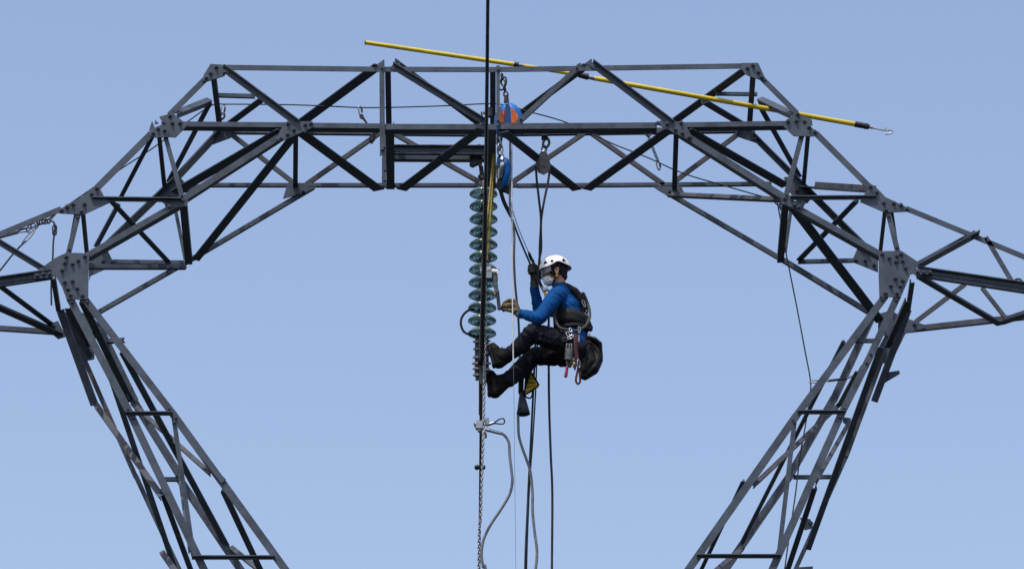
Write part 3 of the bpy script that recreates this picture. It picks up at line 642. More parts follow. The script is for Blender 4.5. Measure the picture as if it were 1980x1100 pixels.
# ------------------------------------------------------------------ yellow pole on the bridge
d_ = D(.35)
pl = tag(empty('telescopic_pole', W(1180, 160, d_)), 'long yellow insulating pole with a hooked tip lying aslant through the top of the pylon', 'pole')
def seg(name, x0, y0, x1, y1, r0, r1, m):
    mb = MB(); a, b = W(x0, y0, d_), W(x1, y1, d_); n = 14
    mb.tube([a.lerp(b, i / n) for i in range(n + 1)], [r0 + (r1 - r0) * i / n for i in range(n + 1)], 14); return mb.build(name, M[m], pl)
seg('pole_section', 706, 82.5, 996, 125.3, .020, .020, 'yellow_pole'); seg('pole_section', 1014, 128, 1121, 145.5, .018, .018, 'yellow_pole'); seg('pole_section', 1150, 152, 1655, 240.7, .0215, .0225, 'yellow_pole')
seg('coupling', 994, 125, 1003, 126.3, .024, .026, 'black_plastic'); seg('collar', 1003, 126.3, 1015, 128, .019, .018, 'zinc')
seg('coupling', 1119, 145, 1138, 149.2, .026, .03, 'black_plastic'); seg('collar', 1138, 149.2, 1151, 152.2, .021, .021, 'zinc')
seg('coupling', 1653, 240.3, 1674, 244.4, .027, .026, 'black_plastic'); seg('end_fitting', 1673, 244, 1681, 246, .03, .022, 'darkmetal')
seg('end_fitting', 1681, 246, 1688, 247.7, .013, .011, 'zinc')
m_ = MB(); m_.tube(spline(WP([(1686, 247.5), (1698, 250), (1708, 252), (1718, 252), (1725, 252.5), (1725, 256), (1720, 259), (1712, 260)], d_), 6), .007, 8); m_.tube(WP([(1710, 252), (1712, 247)], d_), .008)
m_.build('hook', M['zinc'], pl)
m_ = MB(); m_.cyl(W(705.5, 82.4, d_), W(707, 82.6, d_), .0215, n=14); m_.build('end_cap', M['darkmetal'], pl)

# ------------------------------------------------------------------ safety line strung through the pylon
yl = .15
rope('lifeline', [(-60, 478, -.5), (0, 459, -.4), (40, 445, -.3), (78, 434, -.2), (112, 410, -.1), (185, 360, 0), (235, 326, .1), (305, 280, .2), (365, 234, .3), (410, 204, .35), (440, 202, yl), (560, 203, yl), (640, 206, yl), (700, 208.5, yl), (760, 208, yl), (860, 205, yl), (944, 201, yl),
     (985, 205, yl), (1022, 216, yl), (1097, 238, yl), (1184, 278, yl), (1250, 304, yl), (1320, 335, yl), (1400, 359, yl), (1470, 379, yl), (1500, 386, yl), (1504, 398, .1), (1510, 430, .1), (1520, 490, .1), (1540, 590, .1), (1556, 675, .1), (1567, 735, .1), (1566, 765, .1),
     (1556, 830, .1), (1547, 880, .1), (1538, 955, .1), (1527, 1030, .1), (1516, 1110, .1), (1500, 1250, .1)], .0062, 'rope',
     'thin dark safety line strung across the whole bridge and dropping beside the right leg', 'rope')
def biner(name, x, y, yy, ln, wd, ang, label, m='zinc', group=None, extra=None):
    t = tag(empty(name, W(x, y, yy)), label, 'carabiner', group)
    u = (Zv * math.cos(ang) + Xv * math.sin(ang)); v = Xv * math.cos(ang) - Zv * math.sin(ang); v = (v + Yv * .35).normalized()
    m_ = MB(); m_.tube(ring(W(x, y, yy), u, v, ln, wd, 20), .0065, 8, closed=True); m_.build('carabiner_body', M[m], t)
    m_ = MB(); c_ = W(x, y, yy) + v * wd; m_.cyl(c_ - u * ln * .4, c_ + u * ln * .4, .009); m_.build('gate', M['darkmetal'], t)
    if extra:
        m_ = MB(); m_.tube(spline(WP(extra, yy), 6), .0095, 8, flat=(Yv, .5)); m_.build('sling', M['rope'], t)
    return t
biner('carabiner', 431, 212, .25, .052, .017, .15, 'small carabiner hanging on the safety line beside the left corner post', extra=[(431, 218), (426, 224), (429, 231), (434, 226), (433, 219)])
biner('carabiner', 696.5, 214, yl, .045, .015, -.1, 'silver carabiner hanging alone on the safety line between the left posts', extra=[(698, 221), (697, 227), (703, 231), (709, 238), (703, 229), (700, 222)])
biner('carabiner', 720, 268, -.4, .035, .02, .3, 'small black carabiner clipped under the front chord left of the first post', 'darkmetal', extra=[(727, 252), (722, 258), (715, 268), (719, 277), (722, 266), (729, 256)])
biner('carabiner', 1273, 320, -.3, .045, .016, -.15, 'long silver carabiner at the end of the coiled sling under the right chord')
m_ = MB(); pts = []
A_, B_2 = W(1254, 266, -.3), W(1272, 312, -.3); t_ = (B_2 - A_).normalized(); u_ = t_.cross(Yv).normalized()
for i in range(220):
    a = i * .55; pts.append(A_.lerp(B_2, i / 219) + (u_ * math.cos(a) + Yv * math.sin(a)) * .011)
m_.tube(pts, .0035, 5)
t = tag(m_.build('coiled_sling', M['darkmetal']), 'short coiled sling dangling from the underside of the right front chord', 'sling')
m_ = MB(); m_.tube(spline(WP([(1249, 252), (1247, 258), (1254, 264), (1259, 256), (1256, 250)], -.3), 6), .010, 8); m_.build('loop', M['darkmetal'], t)
t = tag(empty('tether', W(1600, 736, .1)), 'short coiled tether holding the safety line off the right leg', 'tether')
m_ = MB(); A_, B_2 = W(1600, 736, .1), W(1638, 732, .35); pts = [A_.lerp(B_2, i / 179) + (Zv * math.cos(i * .6) + Yv * math.sin(i * .6)) * .010 for i in range(180)]
m_.tube(pts, .004, 5); m_.build('coil', M['darkmetal'], t)
m_ = MB(); m_.tube(ring(W(1576, 737.5, .1), Xv, (Zv + Yv * .5).normalized(), .055, .015, 18), .006, 8, closed=True); m_.tube(WP([(1585, 737), (1602, 736.5)], .1), .007); m_.tube(spline(WP([(1636, 732, .35), (1646, 728, .4), (1654, 724, .5)]), 5), .009); m_.build('carabiner', M['zinc'], t)
# knots and lanyards at the far left
t = tag(empty('lanyard', W(65, 435, -.4)), 'short dark lanyard with knots and links tied below the upper left chord', 'lanyard')
yk = -.45
m_ = MB(); m_.tube(spline(WP([(114, 407), (104, 418), (96, 427)], yk), 5), .006)
for k in range(5): m_.tube(ring(W(74 + k * 5, 430 - k * .6, yk), Zv, Xv, .022, .012, 10), .008, 6, closed=True)
m_.build('knot', M['rope'], t)
m_ = MB(); m_.tube(spline(WP([(97, 427), (104, 430), (106, 440), (105, 452), (103, 470), (102, 500), (100, 530), (99, 560), (99.5, 590)], yk), 6), .008, 8); m_.build('tail', M['rope'], t)
m_ = MB(); m_.tube(ring(W(105.5, 442, yk), Zv, Xv, .035, .018, 14), .007, 6, closed=True); m_.tube(ring(W(105.5, 450, yk), Zv, Xv, .025, .016, 14), .007, 6, closed=True); m_.build('overhand_knot', M['rope'], t)
m_ = MB()
for (x, y, an, l_, w_) in ((60, 441, .7, .05, .03), (47, 445, 1.35, .055, .018), (67, 436, .5, .04, .03)):
    m_.tube(ring(W(x, y, yk), Zv * math.cos(an) + Xv * math.sin(an), Xv * math.cos(an) - Zv * math.sin(an), l_, w_, 18), .006, 6, closed=True)
m_.build('ring', M['darkmetal'], t)
m_ = MB(); m_.tube(ring(W(55, 458, yk), (Xv * .5 + Zv * .62).normalized(), (Xv * .62 - Zv * .5).normalized(), .085, .014, 18), .0065, 6, closed=True); m_.build('carabiner', M['zinc'], t)
m_ = MB(); m_.tube(spline(WP([(50, 466), (28, 488), (0, 523), (-40, 570)], yk), 6), .008, 8); m_.tube(WP([(36, 450), (10, 457), (-60, 478)], yk), .009, 6); m_.build('rope_leg', M['rope'], t)
m_ = MB(); m_.tube(spline(WP([(1960, 550), (1963, 541), (1972, 540), (1979, 547), (1992, 556)], -.6), 6), .009, 8)
tag(m_.build('rope_bight', M['rope']), 'bit of dark rope looped over the right cross-arm at the picture edge', 'rope')
m_ = MB(); m_.tube(spline(WP([(1502, 385), (1499, 392), (1505, 396), (1511, 390), (1506, 384)], .0), 6), .007, 8); m_.tube(spline(WP([(1512, 388), (1508, 400), (1514, 410)], -.1), 5), .010, 8)
tag(m_.build('line_knot', M['rope']), 'knot of the safety line at the right node of the bridge', 'knot')
m_ = MB(); m_.cyl(W(934, 219, -.3), W(948, 218, -.3), .012); m_.cyl(W(946, 210, -.3), W(947, 226, -.3), .03, n=14); m_.cyl(W(931, 217, -.3), W(932, 224, -.3), .008)
tag(m_.build('beam_clamp', M['darkmetal']), 'small dark clamp fixed beside the middle post above the front chord', 'clamp')
# ------------------------------------------------------------------ the line worker
per = tag(empty('person', W(1100, 672, 0)), 'worker in blue shirt, dark trousers and white helmet sitting in a harness beside the insulators', 'person')
def P3(x, y, d=0.0): return W(x, y, d)
class Blob:
    """overlapping round shapes fused into ONE continuous surface"""
    def __init__(s): s.mb = MB()
    def ball(s, c, rx, ry=None, rz=None, rot=None): s.mb.sphere(c, rx, ry, rz, 16, 12, rot); return s
    def limb(s, pts, rs, ay=1.0, step=.35):
        """pts world points, rs radii; ay stretches the section along world Y"""
        for i in range(len(pts) - 1):
            L_ = (pts[i + 1] - pts[i]).length; r = min(rs[i], rs[i + 1]); n = max(2, int(L_ / (r * step)))
            for k in range(n + 1):
                t = k / n; rr = rs[i] + (rs[i + 1] - rs[i]) * t
                s.mb.sphere(pts[i].lerp(pts[i + 1], t), rr, rr * ay, rr, 16, 12)
        return s
    def build(s, name, m, parent, vox=.007, smooth=4, fold=None, cut=None):
        me = bpy.data.meshes.new('t'); me.from_pydata([tuple(p) for p in s.mb.v], [], s.mb.f); me.update()
        bm = bmesh.new(); bm.from_mesh(me); bmesh.ops.recalc_face_normals(bm, faces=bm.faces); bm.to_mesh(me); bm.free()
        o = bpy.data.objects.new('t', me); col.objects.link(o)
        rm = o.modifiers.new('r', 'REMESH'); rm.mode = 'VOXEL'; rm.voxel_size = vox; rm.use_smooth_shade = True
        sm_ = o.modifiers.new('s', 'SMOOTH'); sm_.iterations = smooth; sm_.factor = .6
        dg_ = bpy.context.evaluated_depsgraph_get(); me2 = bpy.data.meshes.new_from_object(o.evaluated_get(dg_))
        bpy.data.objects.remove(o)
        vs = [v.co.copy() for v in me2.vertices]; ns = [v.normal.copy() for v in me2.vertices]
        if fold: vs = [p + n * fold(p, n) for p, n in zip(vs, ns)]
        fs = [tuple(p.vertices) for p in me2.polygons]
        if cut: 
            fs = [f for f in fs if cut(sum((vs[i] for i in f), V()) / len(f))]
        c = sum(vs, V()) / len(vs)
        me3 = bpy.data.meshes.new(name); me3.from_pydata([p - c for p in vs], [], fs); me3.update()
        if cut:
            bm = bmesh.new(); bm.from_mesh(me3); bmesh.ops.delete(bm, geom=[v for v in bm.verts if not v.link_faces], context='VERTS'); bm.to_mesh(me3); bm.free()
        for p in me3.polygons: p.use_smooth = True
        me3.materials.append(M[m] if isinstance(m, str) else m)
        return link(name, me3, c, parent)
def ridge(p, axis, freq, warp=1.5, seed=0):
    q = noise.noise(p * 9 + V((seed, 0, 0))) * warp
    a = math.sin(p.dot(axis) * freq + q * 3 + noise.noise(p * 3.1) * 4); a = 1 - 1.9 * abs(a) ** .6
    return a * (.5 + .5 * noise.noise(p * 6 + V((0, seed, 3))))

# joints
hipN, kneeN, ankN = P3(1096, 662, -.10), P3(1031, 643, -.20), P3(979, 690, -.06)
hipF, kneeF, ankF = P3(1098, 684, .10), P3(1030, 689, .17), P3(979, 737, .06)
shN, elN, wrN = P3(1074, 573, -.175), P3(1043, 616, -.26), P3(1007, 606, -.13)
shF, elF, wrF = P3(1066, 588, .16), P3(1043, 604, .23), P3(1033, 558, .15)
pel, wai, che, upc, nek = P3(1108, 674, 0), P3(1106, 636, 0), P3(1098, 600, 0), P3(1086, 581, 0), P3(1083, 561, 0)
hd = P3(1073, 527, 0)
RT = Matrix.Rotation(R(-10), 3, 'Y')        # nod of the head, rotating about Y
def hp_(x, y, z): return hd + RT @ V((x, y, z))   # head space: -x is forward

# -- body (one continuous surface under the clothes)
b = Blob()
b.ball(hp_(.012, 0, .030), .098, .076, .095, RT); b.ball(hp_(-.030, 0, -.045), .062, .056, .072, RT); b.ball(hp_(-.058, 0, -.085), .030, .034, .026, RT)
b.ball(hp_(-.100, 0, -.030), .018, .014, .022, RT); b.ball(hp_(-.085, 0, .018), .016, .045, .012, RT); b.ball(hp_(-.088, 0, -.068), .014, .024, .010, RT)
for s_ in (-1, 1):
    b.ball(hp_(.018, s_ * .080, -.030), .019, .011, .032, RT); b.ball(hp_(-.050, s_ * .045, -.020), .03, .02, .022, RT)
b.limb([hp_(.025, 0, -.06), nek, upc], [.056, .056, .075])
b.limb([upc, che, wai, pel], [.085, .10, .09, .10], 1.35)
b.limb([upc, shN, elN, wrN], [.06, .055, .040, .026]); b.limb([upc, shF, elF, wrF], [.06, .055, .040, .026])
b.limb([pel, hipN, kneeN, ankN], [.09, .082, .052, .036]); b.limb([pel, hipF, kneeF, ankF], [.09, .082, .052, .036])
b.limb([wrN, wrN + (wrN - elN).normalized() * .05], [.026, .024]); b.limb([wrF, wrF + V((0, 0, .05))], [.026, .024])
body = b.build('body', 'skin', per, .0075, 3)
for s_ in (-1, 1):
    e = MB(); e.sphere(hp_(-.083, s_ * .030, -.002), .012); e.build('eye', M['white_cord'], per)
# -- hair and dark head cover
b = Blob(); b.ball(hp_(.030, 0, .015), .090, .082, .085, RT); b.ball(hp_(.060, 0, -.045), .045, .058, .05, RT)
for s_ in (-1, 1): b.ball(hp_(-.022, s_ * .070, -.005), .030, .014, .05, RT)
b.build('hair', 'hair', per, .006, 2, fold=lambda p, n: .0015 * noise.noise(p * 90))
for s_ in (-1, 1):
    e = MB(); c_ = hp_(.012, s_ * .088, -.022)
    e.tube(spline([c_ + V((-.002, 0, -.024)), c_ + V((-.012, 0, 0)), c_ + V((-.008, s_ * .004, .022)), c_ + V((.008, s_ * .006, .026)), c_ + V((.014, s_ * .004, .008)), c_ + V((.004, 0, -.026))], 5), [.006] * 26, 8)
    e.sphere(c_ + V((0, -s_ * .004, 0)), .011, .006, .02); e.build('ear', M['skin'], per)
# -- face mask
b = Blob(); b.ball(hp_(-.070, 0, -.058), .050, .056, .056, RT); b.ball(hp_(-.052, 0, -.078), .045, .056, .034, RT)
b.build('face_mask', 'mask', per, .0055, 3, fold=lambda p, n: .0022 * math.sin((RT.inverted() @ (p - hd)).z * 330 + 14 * (p - hd).x))
for s_ in (-1, 1):
    e = MB(); e.tube(spline([hp_(-.038, s_ * .060, -.035), hp_(-.01, s_ * .084, -.012), hp_(.018, s_ * .092, .004)], 5), .0028, 6)
    e.tube(spline([hp_(-.030, s_ * .056, -.085), hp_(0, s_ * .082, -.060), hp_(.02, s_ * .09, -.045)], 5), .0028, 6); e.build('ear_loop', M['mask'], per)
# -- helmet
hm = MB(); NU, NV = 48, 22; vs = []
def hz_(ph):     # height of the rim; ph 0 = front
    c = math.cos(ph); return .006 + .010 * math.cos(2 * ph) * 1.0 - (.004 if c > 0 else .030 * (-c) ** 2) + .034 * math.exp(-((abs(abs(ph) - 1.75)) / .42) ** 2)
HC = hp_(.008, 0, .040)
for j in range(NV + 1):
    for i in range(NU):
        ph = 2 * math.pi * i / NU; pc = ph if ph <= math.pi else ph - 2 * math.pi
        zr = hz_(pc) - .012; t = j / NV
        rx, ry, rz = .142, .114, .122
        zt = zr + (rz - zr) * math.sin(t * math.pi / 2) ** .9 if j else zr
        kk = math.sqrt(max(0, 1 - (max(zt, 0) / rz) ** 2)) if zt < rz else 0
        fl = 1 + (.035 if j == 0 else .012 if j == 1 else 0)
        x = -rx * math.cos(ph) * kk * fl; y = ry * math.sin(ph) * kk * fl
        # shallow ribs over the crown
        rb = 1 + .010 * math.exp(-((abs(y) - .04) / .012) ** 2) * (1 - abs(math.cos(ph)) * .3)
        vs.append(HC + RT @ V((x * rb, y, zt * rb)))
fs = [(j * NU + i, j * NU + (i + 1) % NU, (j + 1) * NU + (i + 1) % NU, (j + 1) * NU + i) for j in range(NV) for i in range(NU)]
# inner skin so that the shell has thickness
off = len(vs); vi = [HC + (p - HC) * .965 for p in vs]
vs2 = vs + vi; fs2 = fs + [tuple(off + k for k in reversed(f)) for f in fs] + [(i, off + i, off + (i + 1) % NU, (i + 1) % NU) for i in range(NU)]
hm.add(vs2, fs2, True)
helmet = hm.build('helmet', M['helmet'], per)
def on_helmet(x, z, s_=-1):
    yy = .114 * math.sqrt(max(0, 1 - (x / .142) ** 2 - (z / .122) ** 2)); return HC + RT @ V((x, s_ * yy, z))
for s_ in (-1, 1):
    for tri in (((-.098, .022), (-.062, .024), (-.078, .058)), ((.098, .012), (.062, .016), (.082, .052))):
        mb = MB(); q = [on_helmet(x, z, s_) for x, z in tri]; c_ = sum(q, V()) / 3; nn = (c_ - HC).normalized()
        q2 = []
        for k in range(3):
            a_, b_, = q[k], q[(k + 1) % 3]; q2 += [a_.lerp(b_, .12), a_.lerp(b_, .5), a_.lerp(b_, .88)]
        mb.prism([HC + (p - HC) * .985 for p in q2], nn * .007); mb.build('vent', M['black_plastic'], helmet)
    mb = MB(); c_ = on_helmet(-.022, .030, s_); mb.sphere(c_, .014, .008, .014); mb.build('clip', M['black_plastic'], helmet)
# chin strap, visor, yellow buckle
for s_ in (-1, 1):
    mb = MB(); mb.tube(spline([hp_(-.02, s_ * .10, .045), hp_(-.012, s_ * .084, -.01), hp_(-.006, s_ * .078, -.055), hp_(-.03, s_ * .05, -.105), hp_(-.045, 0, -.118)], 6), .0065, 8); mb.build('chin_strap', M['webbing'], per)
    mb = MB(); mb.tube(spline([hp_(.045, s_ * .10, .03), hp_(.03, s_ * .085, -.03), hp_(.010, s_ * .082, -.065)], 6), .006, 8); mb.build('chin_strap', M['webbing'], per)
mb = MB(); mb.sphere(hp_(.004, -.092, -.070), .013, .010, .015); mb.build('strap_buckle', M['yellow_plastic'], per)
mb = MB(); vs = []; n1 = 20
for j, (rr, zz) in enumerate(((.128, .046), (.134, .010), (.136, -.025))):
    for i in range(n1 + 1):
        a = R(-72 + 144 * i / n1); vs.append(hp_(-rr * math.cos(a) + .006, .82 * rr * math.sin(a), zz - (.012 * (1 - abs(a)) if j == 2 else 0)))
fs = [(j * (n1 + 1) + i, j * (n1 + 1) + i + 1, (j + 1) * (n1 + 1) + i + 1, (j + 1) * (n1 + 1) + i) for j in range(2) for i in range(n1)]
o_ = len(vs); vs += [p + (p - hd).normalized() * .002 for p in vs]; fs += [tuple(k + o_ for k in f) for f in fs]
mb.add(vs, fs, True); mb.build('visor', M['visor'], per)

# -- shirt: torso, sleeves, collar
ax_t = (pel - upc).normalized()
def shirt_fold(p, n):
    a = .0060 * ridge(p, V((.30, .2, .95)), 42) + .005 * noise.noise(p * 12)
    d = (p - elN).length; 
    if d < .12: a += .004 * math.sin((p - elN).dot((shN - wrN).normalized()) * 160) * (1 - d / .12)
    return a
b = Blob()
b.limb([P3(1085, 566, 0), upc, che, P3(1104, 626, 0), P3(1108, 652, 0), P3(1112, 668, 0)], [.080, .108, .124, .118, .118, .125], 1.32)
b.limb([P3(1086, 570, -.06), shN + V((0, 0, -.005))], [.085, .078]); b.limb([P3(1084, 582, .06), shF], [.085, .075])
b.limb([shN, shN.lerp(elN, .5) + V((.008, 0, .006)), elN, elN.lerp(wrN, .5), wrN + (wrN - elN).normalized() * -.008], [.080, .074, .060, .050, .040])
b.limb([shF, shF.lerp(elF, .5), elF, elF.lerp(wrF, .5), wrF], [.075, .068, .060, .052, .042])
b.build('shirt', 'shirt', per, .0065, 3, fold=shirt_fold)
b = Blob(); pts = ring(P3(1083.5, 556.5, 0), Yv, (Xv + Zv * -.35).normalized(), .066, .066, 20)
for k in range(20): b.mb.sphere(pts[k] + Zv * .004, .013, .013, .022)
b.build('collar', 'shirt', per, .005, 2)

# -- trousers
def leg_fold(p, n):
    a = .010 * noise.noise(p * 11) + .006 * ridge(p, V((.8, .2, .5)), 55, 2, 4)
    for kn in (kneeN, kneeF):
        d = (p - kn).length
        if d < .17: a += .009 * (1 - d / .17) * math.sin((p - kn).x * 95 + (p - kn).z * 70 + noise.noise(p * 12) * 3)
    return a
b = Blob()
b.limb([P3(1108, 654, 0), pel], [.115, .128], 1.28)
b.ball(P3(1122, 682, 0), .105, .165, .115)
b.limb([hipN, hipN.lerp(kneeN, .5) + V((0, 0, -.004)), kneeN, kneeN.lerp(ankN, .45) + V((.012, 0, -.010)), ankN + (kneeN - ankN).normalized() * .04], [.108, .100, .082, .074, .064])
b.limb([hipF, hipF.lerp(kneeF, .5), kneeF, kneeF.lerp(ankF, .45) + V((.012, 0, -.012)), ankF + (kneeF - ankF).normalized() * .035], [.108, .098, .084, .082, .074])
b.build('trousers', 'trousers', per, .007, 3, fold=leg_fold)
# cargo pockets
for (kn, hp2, sgn) in ((kneeN, hipN, -1),):
    c_ = hp2.lerp(kn, .52); u = (hp2 - kn).normalized(); v = u.cross(Yv).normalized(); v = v if v.z > 0 else -v
    b = Blob(); 
    for i in range(5):
        for j in range(4): b.ball(c_ + u * (i - 2) * .035 + v * ((j - 1.5) * .036 - .01) + Yv * sgn * (.083 - abs(j - 1.5) * .010), .026, .022, .026)
    b.build('pocket', 'trousers', per, .006, 2, fold=lambda p, n: .003 * noise.noise(p * 30))

# -- boots: the foot stands upright against the hardware, sole towards -X
def boot(ank, knee, toe, heel, label=None):
    b = Blob(); up = (toe - heel).normalized(); fw = V((-1, 0, -.25)); fw = (fw - up * fw.dot(up)).normalized()
    sole_mid = heel.lerp(toe, .45)
    b.limb([ank + (knee - ank).normalized() * .075, ank, ank.lerp(sole_mid, .3)], [.060, .060, .060])
    b.limb([ank, heel - fw * .062 + up * .042], [.056, .052], .95)
    b.limb([heel - fw * .045 + up * .035, heel - fw * .052 + up * .11, toe - fw * .048 - up * .075, toe - fw * .034 - up * .034], [.044, .050, .046, .034], 1.12)
    b.limb([ank + up * .02, toe - fw * .058 - up * .10], [.056, .044], 1.0)
    bo = b.build('boot', 'boot', per, .0055, 3, fold=lambda p, n: .002 * noise.noise(p * 40) + .002 * ridge(p, up, 120))
    s_ = Blob(); s_.limb([heel + up * .03 - fw * .006, toe - up * .03 - fw * .004], [.015, .015], 2.9)
    s_.ball(heel + up * .035 - fw * .008, .02, .042, .036); s_.ball(toe - up * .075, .016, .05, .05)
    s_.build('sole', 'webbing', bo, .005, 2)
    yf = -1
    mb = MB()
    for k in range(4):
        c_ = (ank + up * .035).lerp(toe - fw * .09 - up * .10, k / 3.5) + up * .01; 
        mb.tube([c_ + Yv * -.05 - fw * .0, c_ + up * .028 - fw * .012 + Yv * -.02, c_ + up * .028 - fw * .012 + Yv * .02, c_ + Yv * .05], .0035, 6)
    mb.build('lace', M['webbing'], bo)
    return bo
boot(ankN, kneeN, P3(944, 664, -.05), P3(955, 712, -.05)); boot(ankF, kneeF, P3(942, 716, .07), P3(945, 768, .07))

# -- gloves with separate fingers
def lever_hand(m):
    b = Blob(); wr = P3(1002, 605, -.12)
    for k in range(4):
        Y = -.135 + .022 * k; L_ = (.95, 1.0, .97, .82)[k]
        kn_ = P3(996 - k * 3, 581.5 + k * 3.2, Y); m1 = P3(984 - k * 1.5, 580 + k * 4.4, Y - .004); m2 = P3(975 + k * .3, 585.5 + k * 4.0, Y); tp = P3(970.5 + (1 - L_) * 20, 592 + k * 3.0, Y + .008)
        b.limb([wr + Yv * (k - 1.5) * .012 + Zv * (.006 * (1.5 - k)), kn_], [.026, .0175]); b.limb([kn_, m1, m2, tp], [.0165, .0155, .0145, .0125])
    b.ball(P3(989, 591, -.130), .042, .026, .030); b.ball(P3(983, 591, -.145), .030, .020, .026); b.ball(P3(977, 591, -.135), .022, .018, .020)
    b.limb([wr, P3(996, 601, -.145), P3(986, 600.5, -.145), P3(977, 598, -.13), P3(970, 595, -.11)], [.026, .023, .0175, .0155, .0125])
    g_ = b.build('glove', m, per, .0042, 1, fold=lambda p, n: .0022 * noise.noise(p * 55))
    u = (wr - P3(1009, 609, -.13)).normalized(); c_ = Blob(); c_.limb([P3(1006.5, 608, -.125), P3(998, 602, -.12)], [.037, .036])
    c_.build('glove_cuff', 'glove_cuff', g_, .005, 2, fold=lambda p, n: .0028 * math.sin((p - wr).dot(u) * 330) + .002 * noise.noise(p * 40))
lever_hand('glove')
mb = MB(); mb.tube([P3(1011, 609, -.14), P3(1005, 606, -.125)], .031, 14); mb.build('wrist', M['skin'], per)
# raised hand: fist closed round the rope, seen from the finger side
def fist(c, m):
    b = Blob(); pal = V((1, .35, 0)).normalized(); fx = V((-.2, -1, 0)).normalized()
    b.limb([P3(1034, 556, .15), P3(1033, 540, .14), c + V((.012, .02, -.035))], [.036, .034, .036])
    b.ball(c + V((.016, .022, 0)), .034, .028, .045)
    for k in range(4):
        z = .033 - k * .0225; L_ = (.9, 1, 1, .85)[k]
        p0 = c + V((.040, .012, z + .002)); p1 = c + V((.018, -.030, z)); p2 = c + V((-.022 * L_, -.032, z - .003)); p3 = c + V((-.034 * L_, -.004, z - .004)); p4 = c + V((-.014, .010, z - .004))
        b.limb([p0, p1, p2, p3, p4], [.0135, .0132, .0128, .0122, .011])
    b.limb([c + V((.034, 0, -.05)), c + V((.046, -.018, -.012)), c + V((.030, -.036, .020)), c + V((.008, -.044, .034))], [.019, .0165, .0145, .0125])
    g_ = b.build('glove', m, per, .0038, 1, fold=lambda p, n: .0014 * noise.noise(p * 55))
    cb_ = Blob(); cb_.limb([P3(1034, 558, .15), P3(1033, 546, .145)], [.042, .038]); cb_.build('glove_cuff', m, g_, .005, 2, fold=lambda p, n: .003 * noise.noise(p * 40))
fist(P3(1029.5, 521, .10), 'glove_dark')

# -- harness
hs_ = empty('harness', P3(1105, 630, 0), per)
def bvh_of(o):
    me = o.data; vs = [v.co + ORG[o.name] for v in me.vertices]; return BVHTree.FromPolygons(vs, [tuple(p.vertices) for p in me.polygons])
SH = bvh_of([o for o in per.children if o.name.startswith('shirt')][0]); TR = bvh_of([o for o in per.children if o.name.startswith('trousers')][0])
def reach(d): return 1 / math.sqrt((d.x / .175) ** 2 + (d.y / .20) ** 2 + (d.z / .19) ** 2)
def belt(name, cs, wd, m, off=.010, tree=(SH, TR), parent=None, rng=(0, 360), n=56, up=Zv, smooth=True, fr=0):
    """a band wrapped round the body: ray-cast outwards-in towards the axis point cs"""
    up = up.normalized(); u = up.orthogonal().normalized(); v = up.cross(u); rows = []
    for i in range(n + 1):
        a = R(rng[0] + (rng[1] - rng[0]) * i / n); d = u * math.cos(a) + v * math.sin(a); row = []
        hit = []
        for s_ in (-1, -.33, .33, 1):
            o_ = cs + up * wd / 2 * s_ + d * reach(d); best = None
            for t_ in tree:
                h_ = t_.ray_cast(o_, -d, reach(d))
                if h_[0] is not None and (best is None or (h_[0] - o_).length < (best - o_).length): best = h_[0]
            hit.append((best - (cs + up * wd / 2 * s_)).length if best is not None else reach(d) * .8)
        r_ = max(hit)
        for s_, hh in zip((-1, -.33, .33, 1), hit):
            rr = hh * .5 + r_ * .5 + off
            row.append(cs + up * wd / 2 * s_ + d * rr)
        rows.append(row)
    mb = MB(); vs = []
    for row in rows:
        outer = [p + (p - cs).normalized() * .006 for p in row]; inner = [p - (p - cs).normalized() * .012 for p in row]
        vs += outer + inner[::-1]
    k = 8; fs = []
    for i in range(n):
        for j in range(k): fs.append((i * k + j, i * k + (j + 1) % k, (i + 1) * k + (j + 1) % k, (i + 1) * k + j))
    mb.add(vs, fs, smooth); return mb.build(name, M[m], parent or hs_)
tilt = V((-.12, 0, 1))
belt('waist_belt', P3(1105.5, 623, 0), .125, 'webbing', .010, up=V((.15, 0, 1)))
belt('hip_belt', P3(1107, 641, 0), .030, 'webbing', .020, up=V((-.05, .0, 1)))
def strap(name, pts, r, m, flat=.45, parent=None, fl=Yv, seg=7):
    mb = MB(); mb.tube(spline(pts, seg), r, 10, flat=(fl, flat)); return mb.build(name, M[m], parent or hs_)
# shoulder yoke and back pad
def back_strap(y0, y1, rr=.026):
    pts = [P3(1066, 582 - (6 if y0 < 0 else -6), y0), P3(1071, 560 + (0 if y0 < 0 else 10), y0 * .9), P3(1084, 550 + (0 if y0 < 0 else 8), y0 * .7), P3(1100, 554 + (0 if y0 < 0 else 6), y0 * .55), P3(1112, 563 + (0 if y0 < 0 else 5), y0 * .5), P3(1122, 578, y1), P3(1129, 596, y1), P3(1133, 618, y1)]
    return strap('shoulder_strap', pts, rr, 'webbing', .8)
back_strap(-.075, -.05, .024); back_strap(.075, .05, .024)
b = Blob(); b.limb([P3(1098, 556, 0), P3(1112, 566, 0), P3(1122, 580, 0), P3(1128, 598, 0), P3(1130, 618, 0)], [.026, .040, .044, .042, .036], 1.9)
b.build('back_pad', 'webbing', hs_, .006, 2, fold=lambda p, n: .003 * noise.noise(p * 30))
b = Blob(); b.limb([P3(1121, 620, 0), P3(1133, 628, 0), P3(1140, 634, 0)], [.055, .05, .03], 1.6); b.limb([P3(1124, 630, -.06), P3(1141, 637, -.03)], [.035, .022])
b.build('lumbar_pad', 'webbing', hs_, .006, 2, fold=lambda p, n: .003 * noise.noise(p * 30))
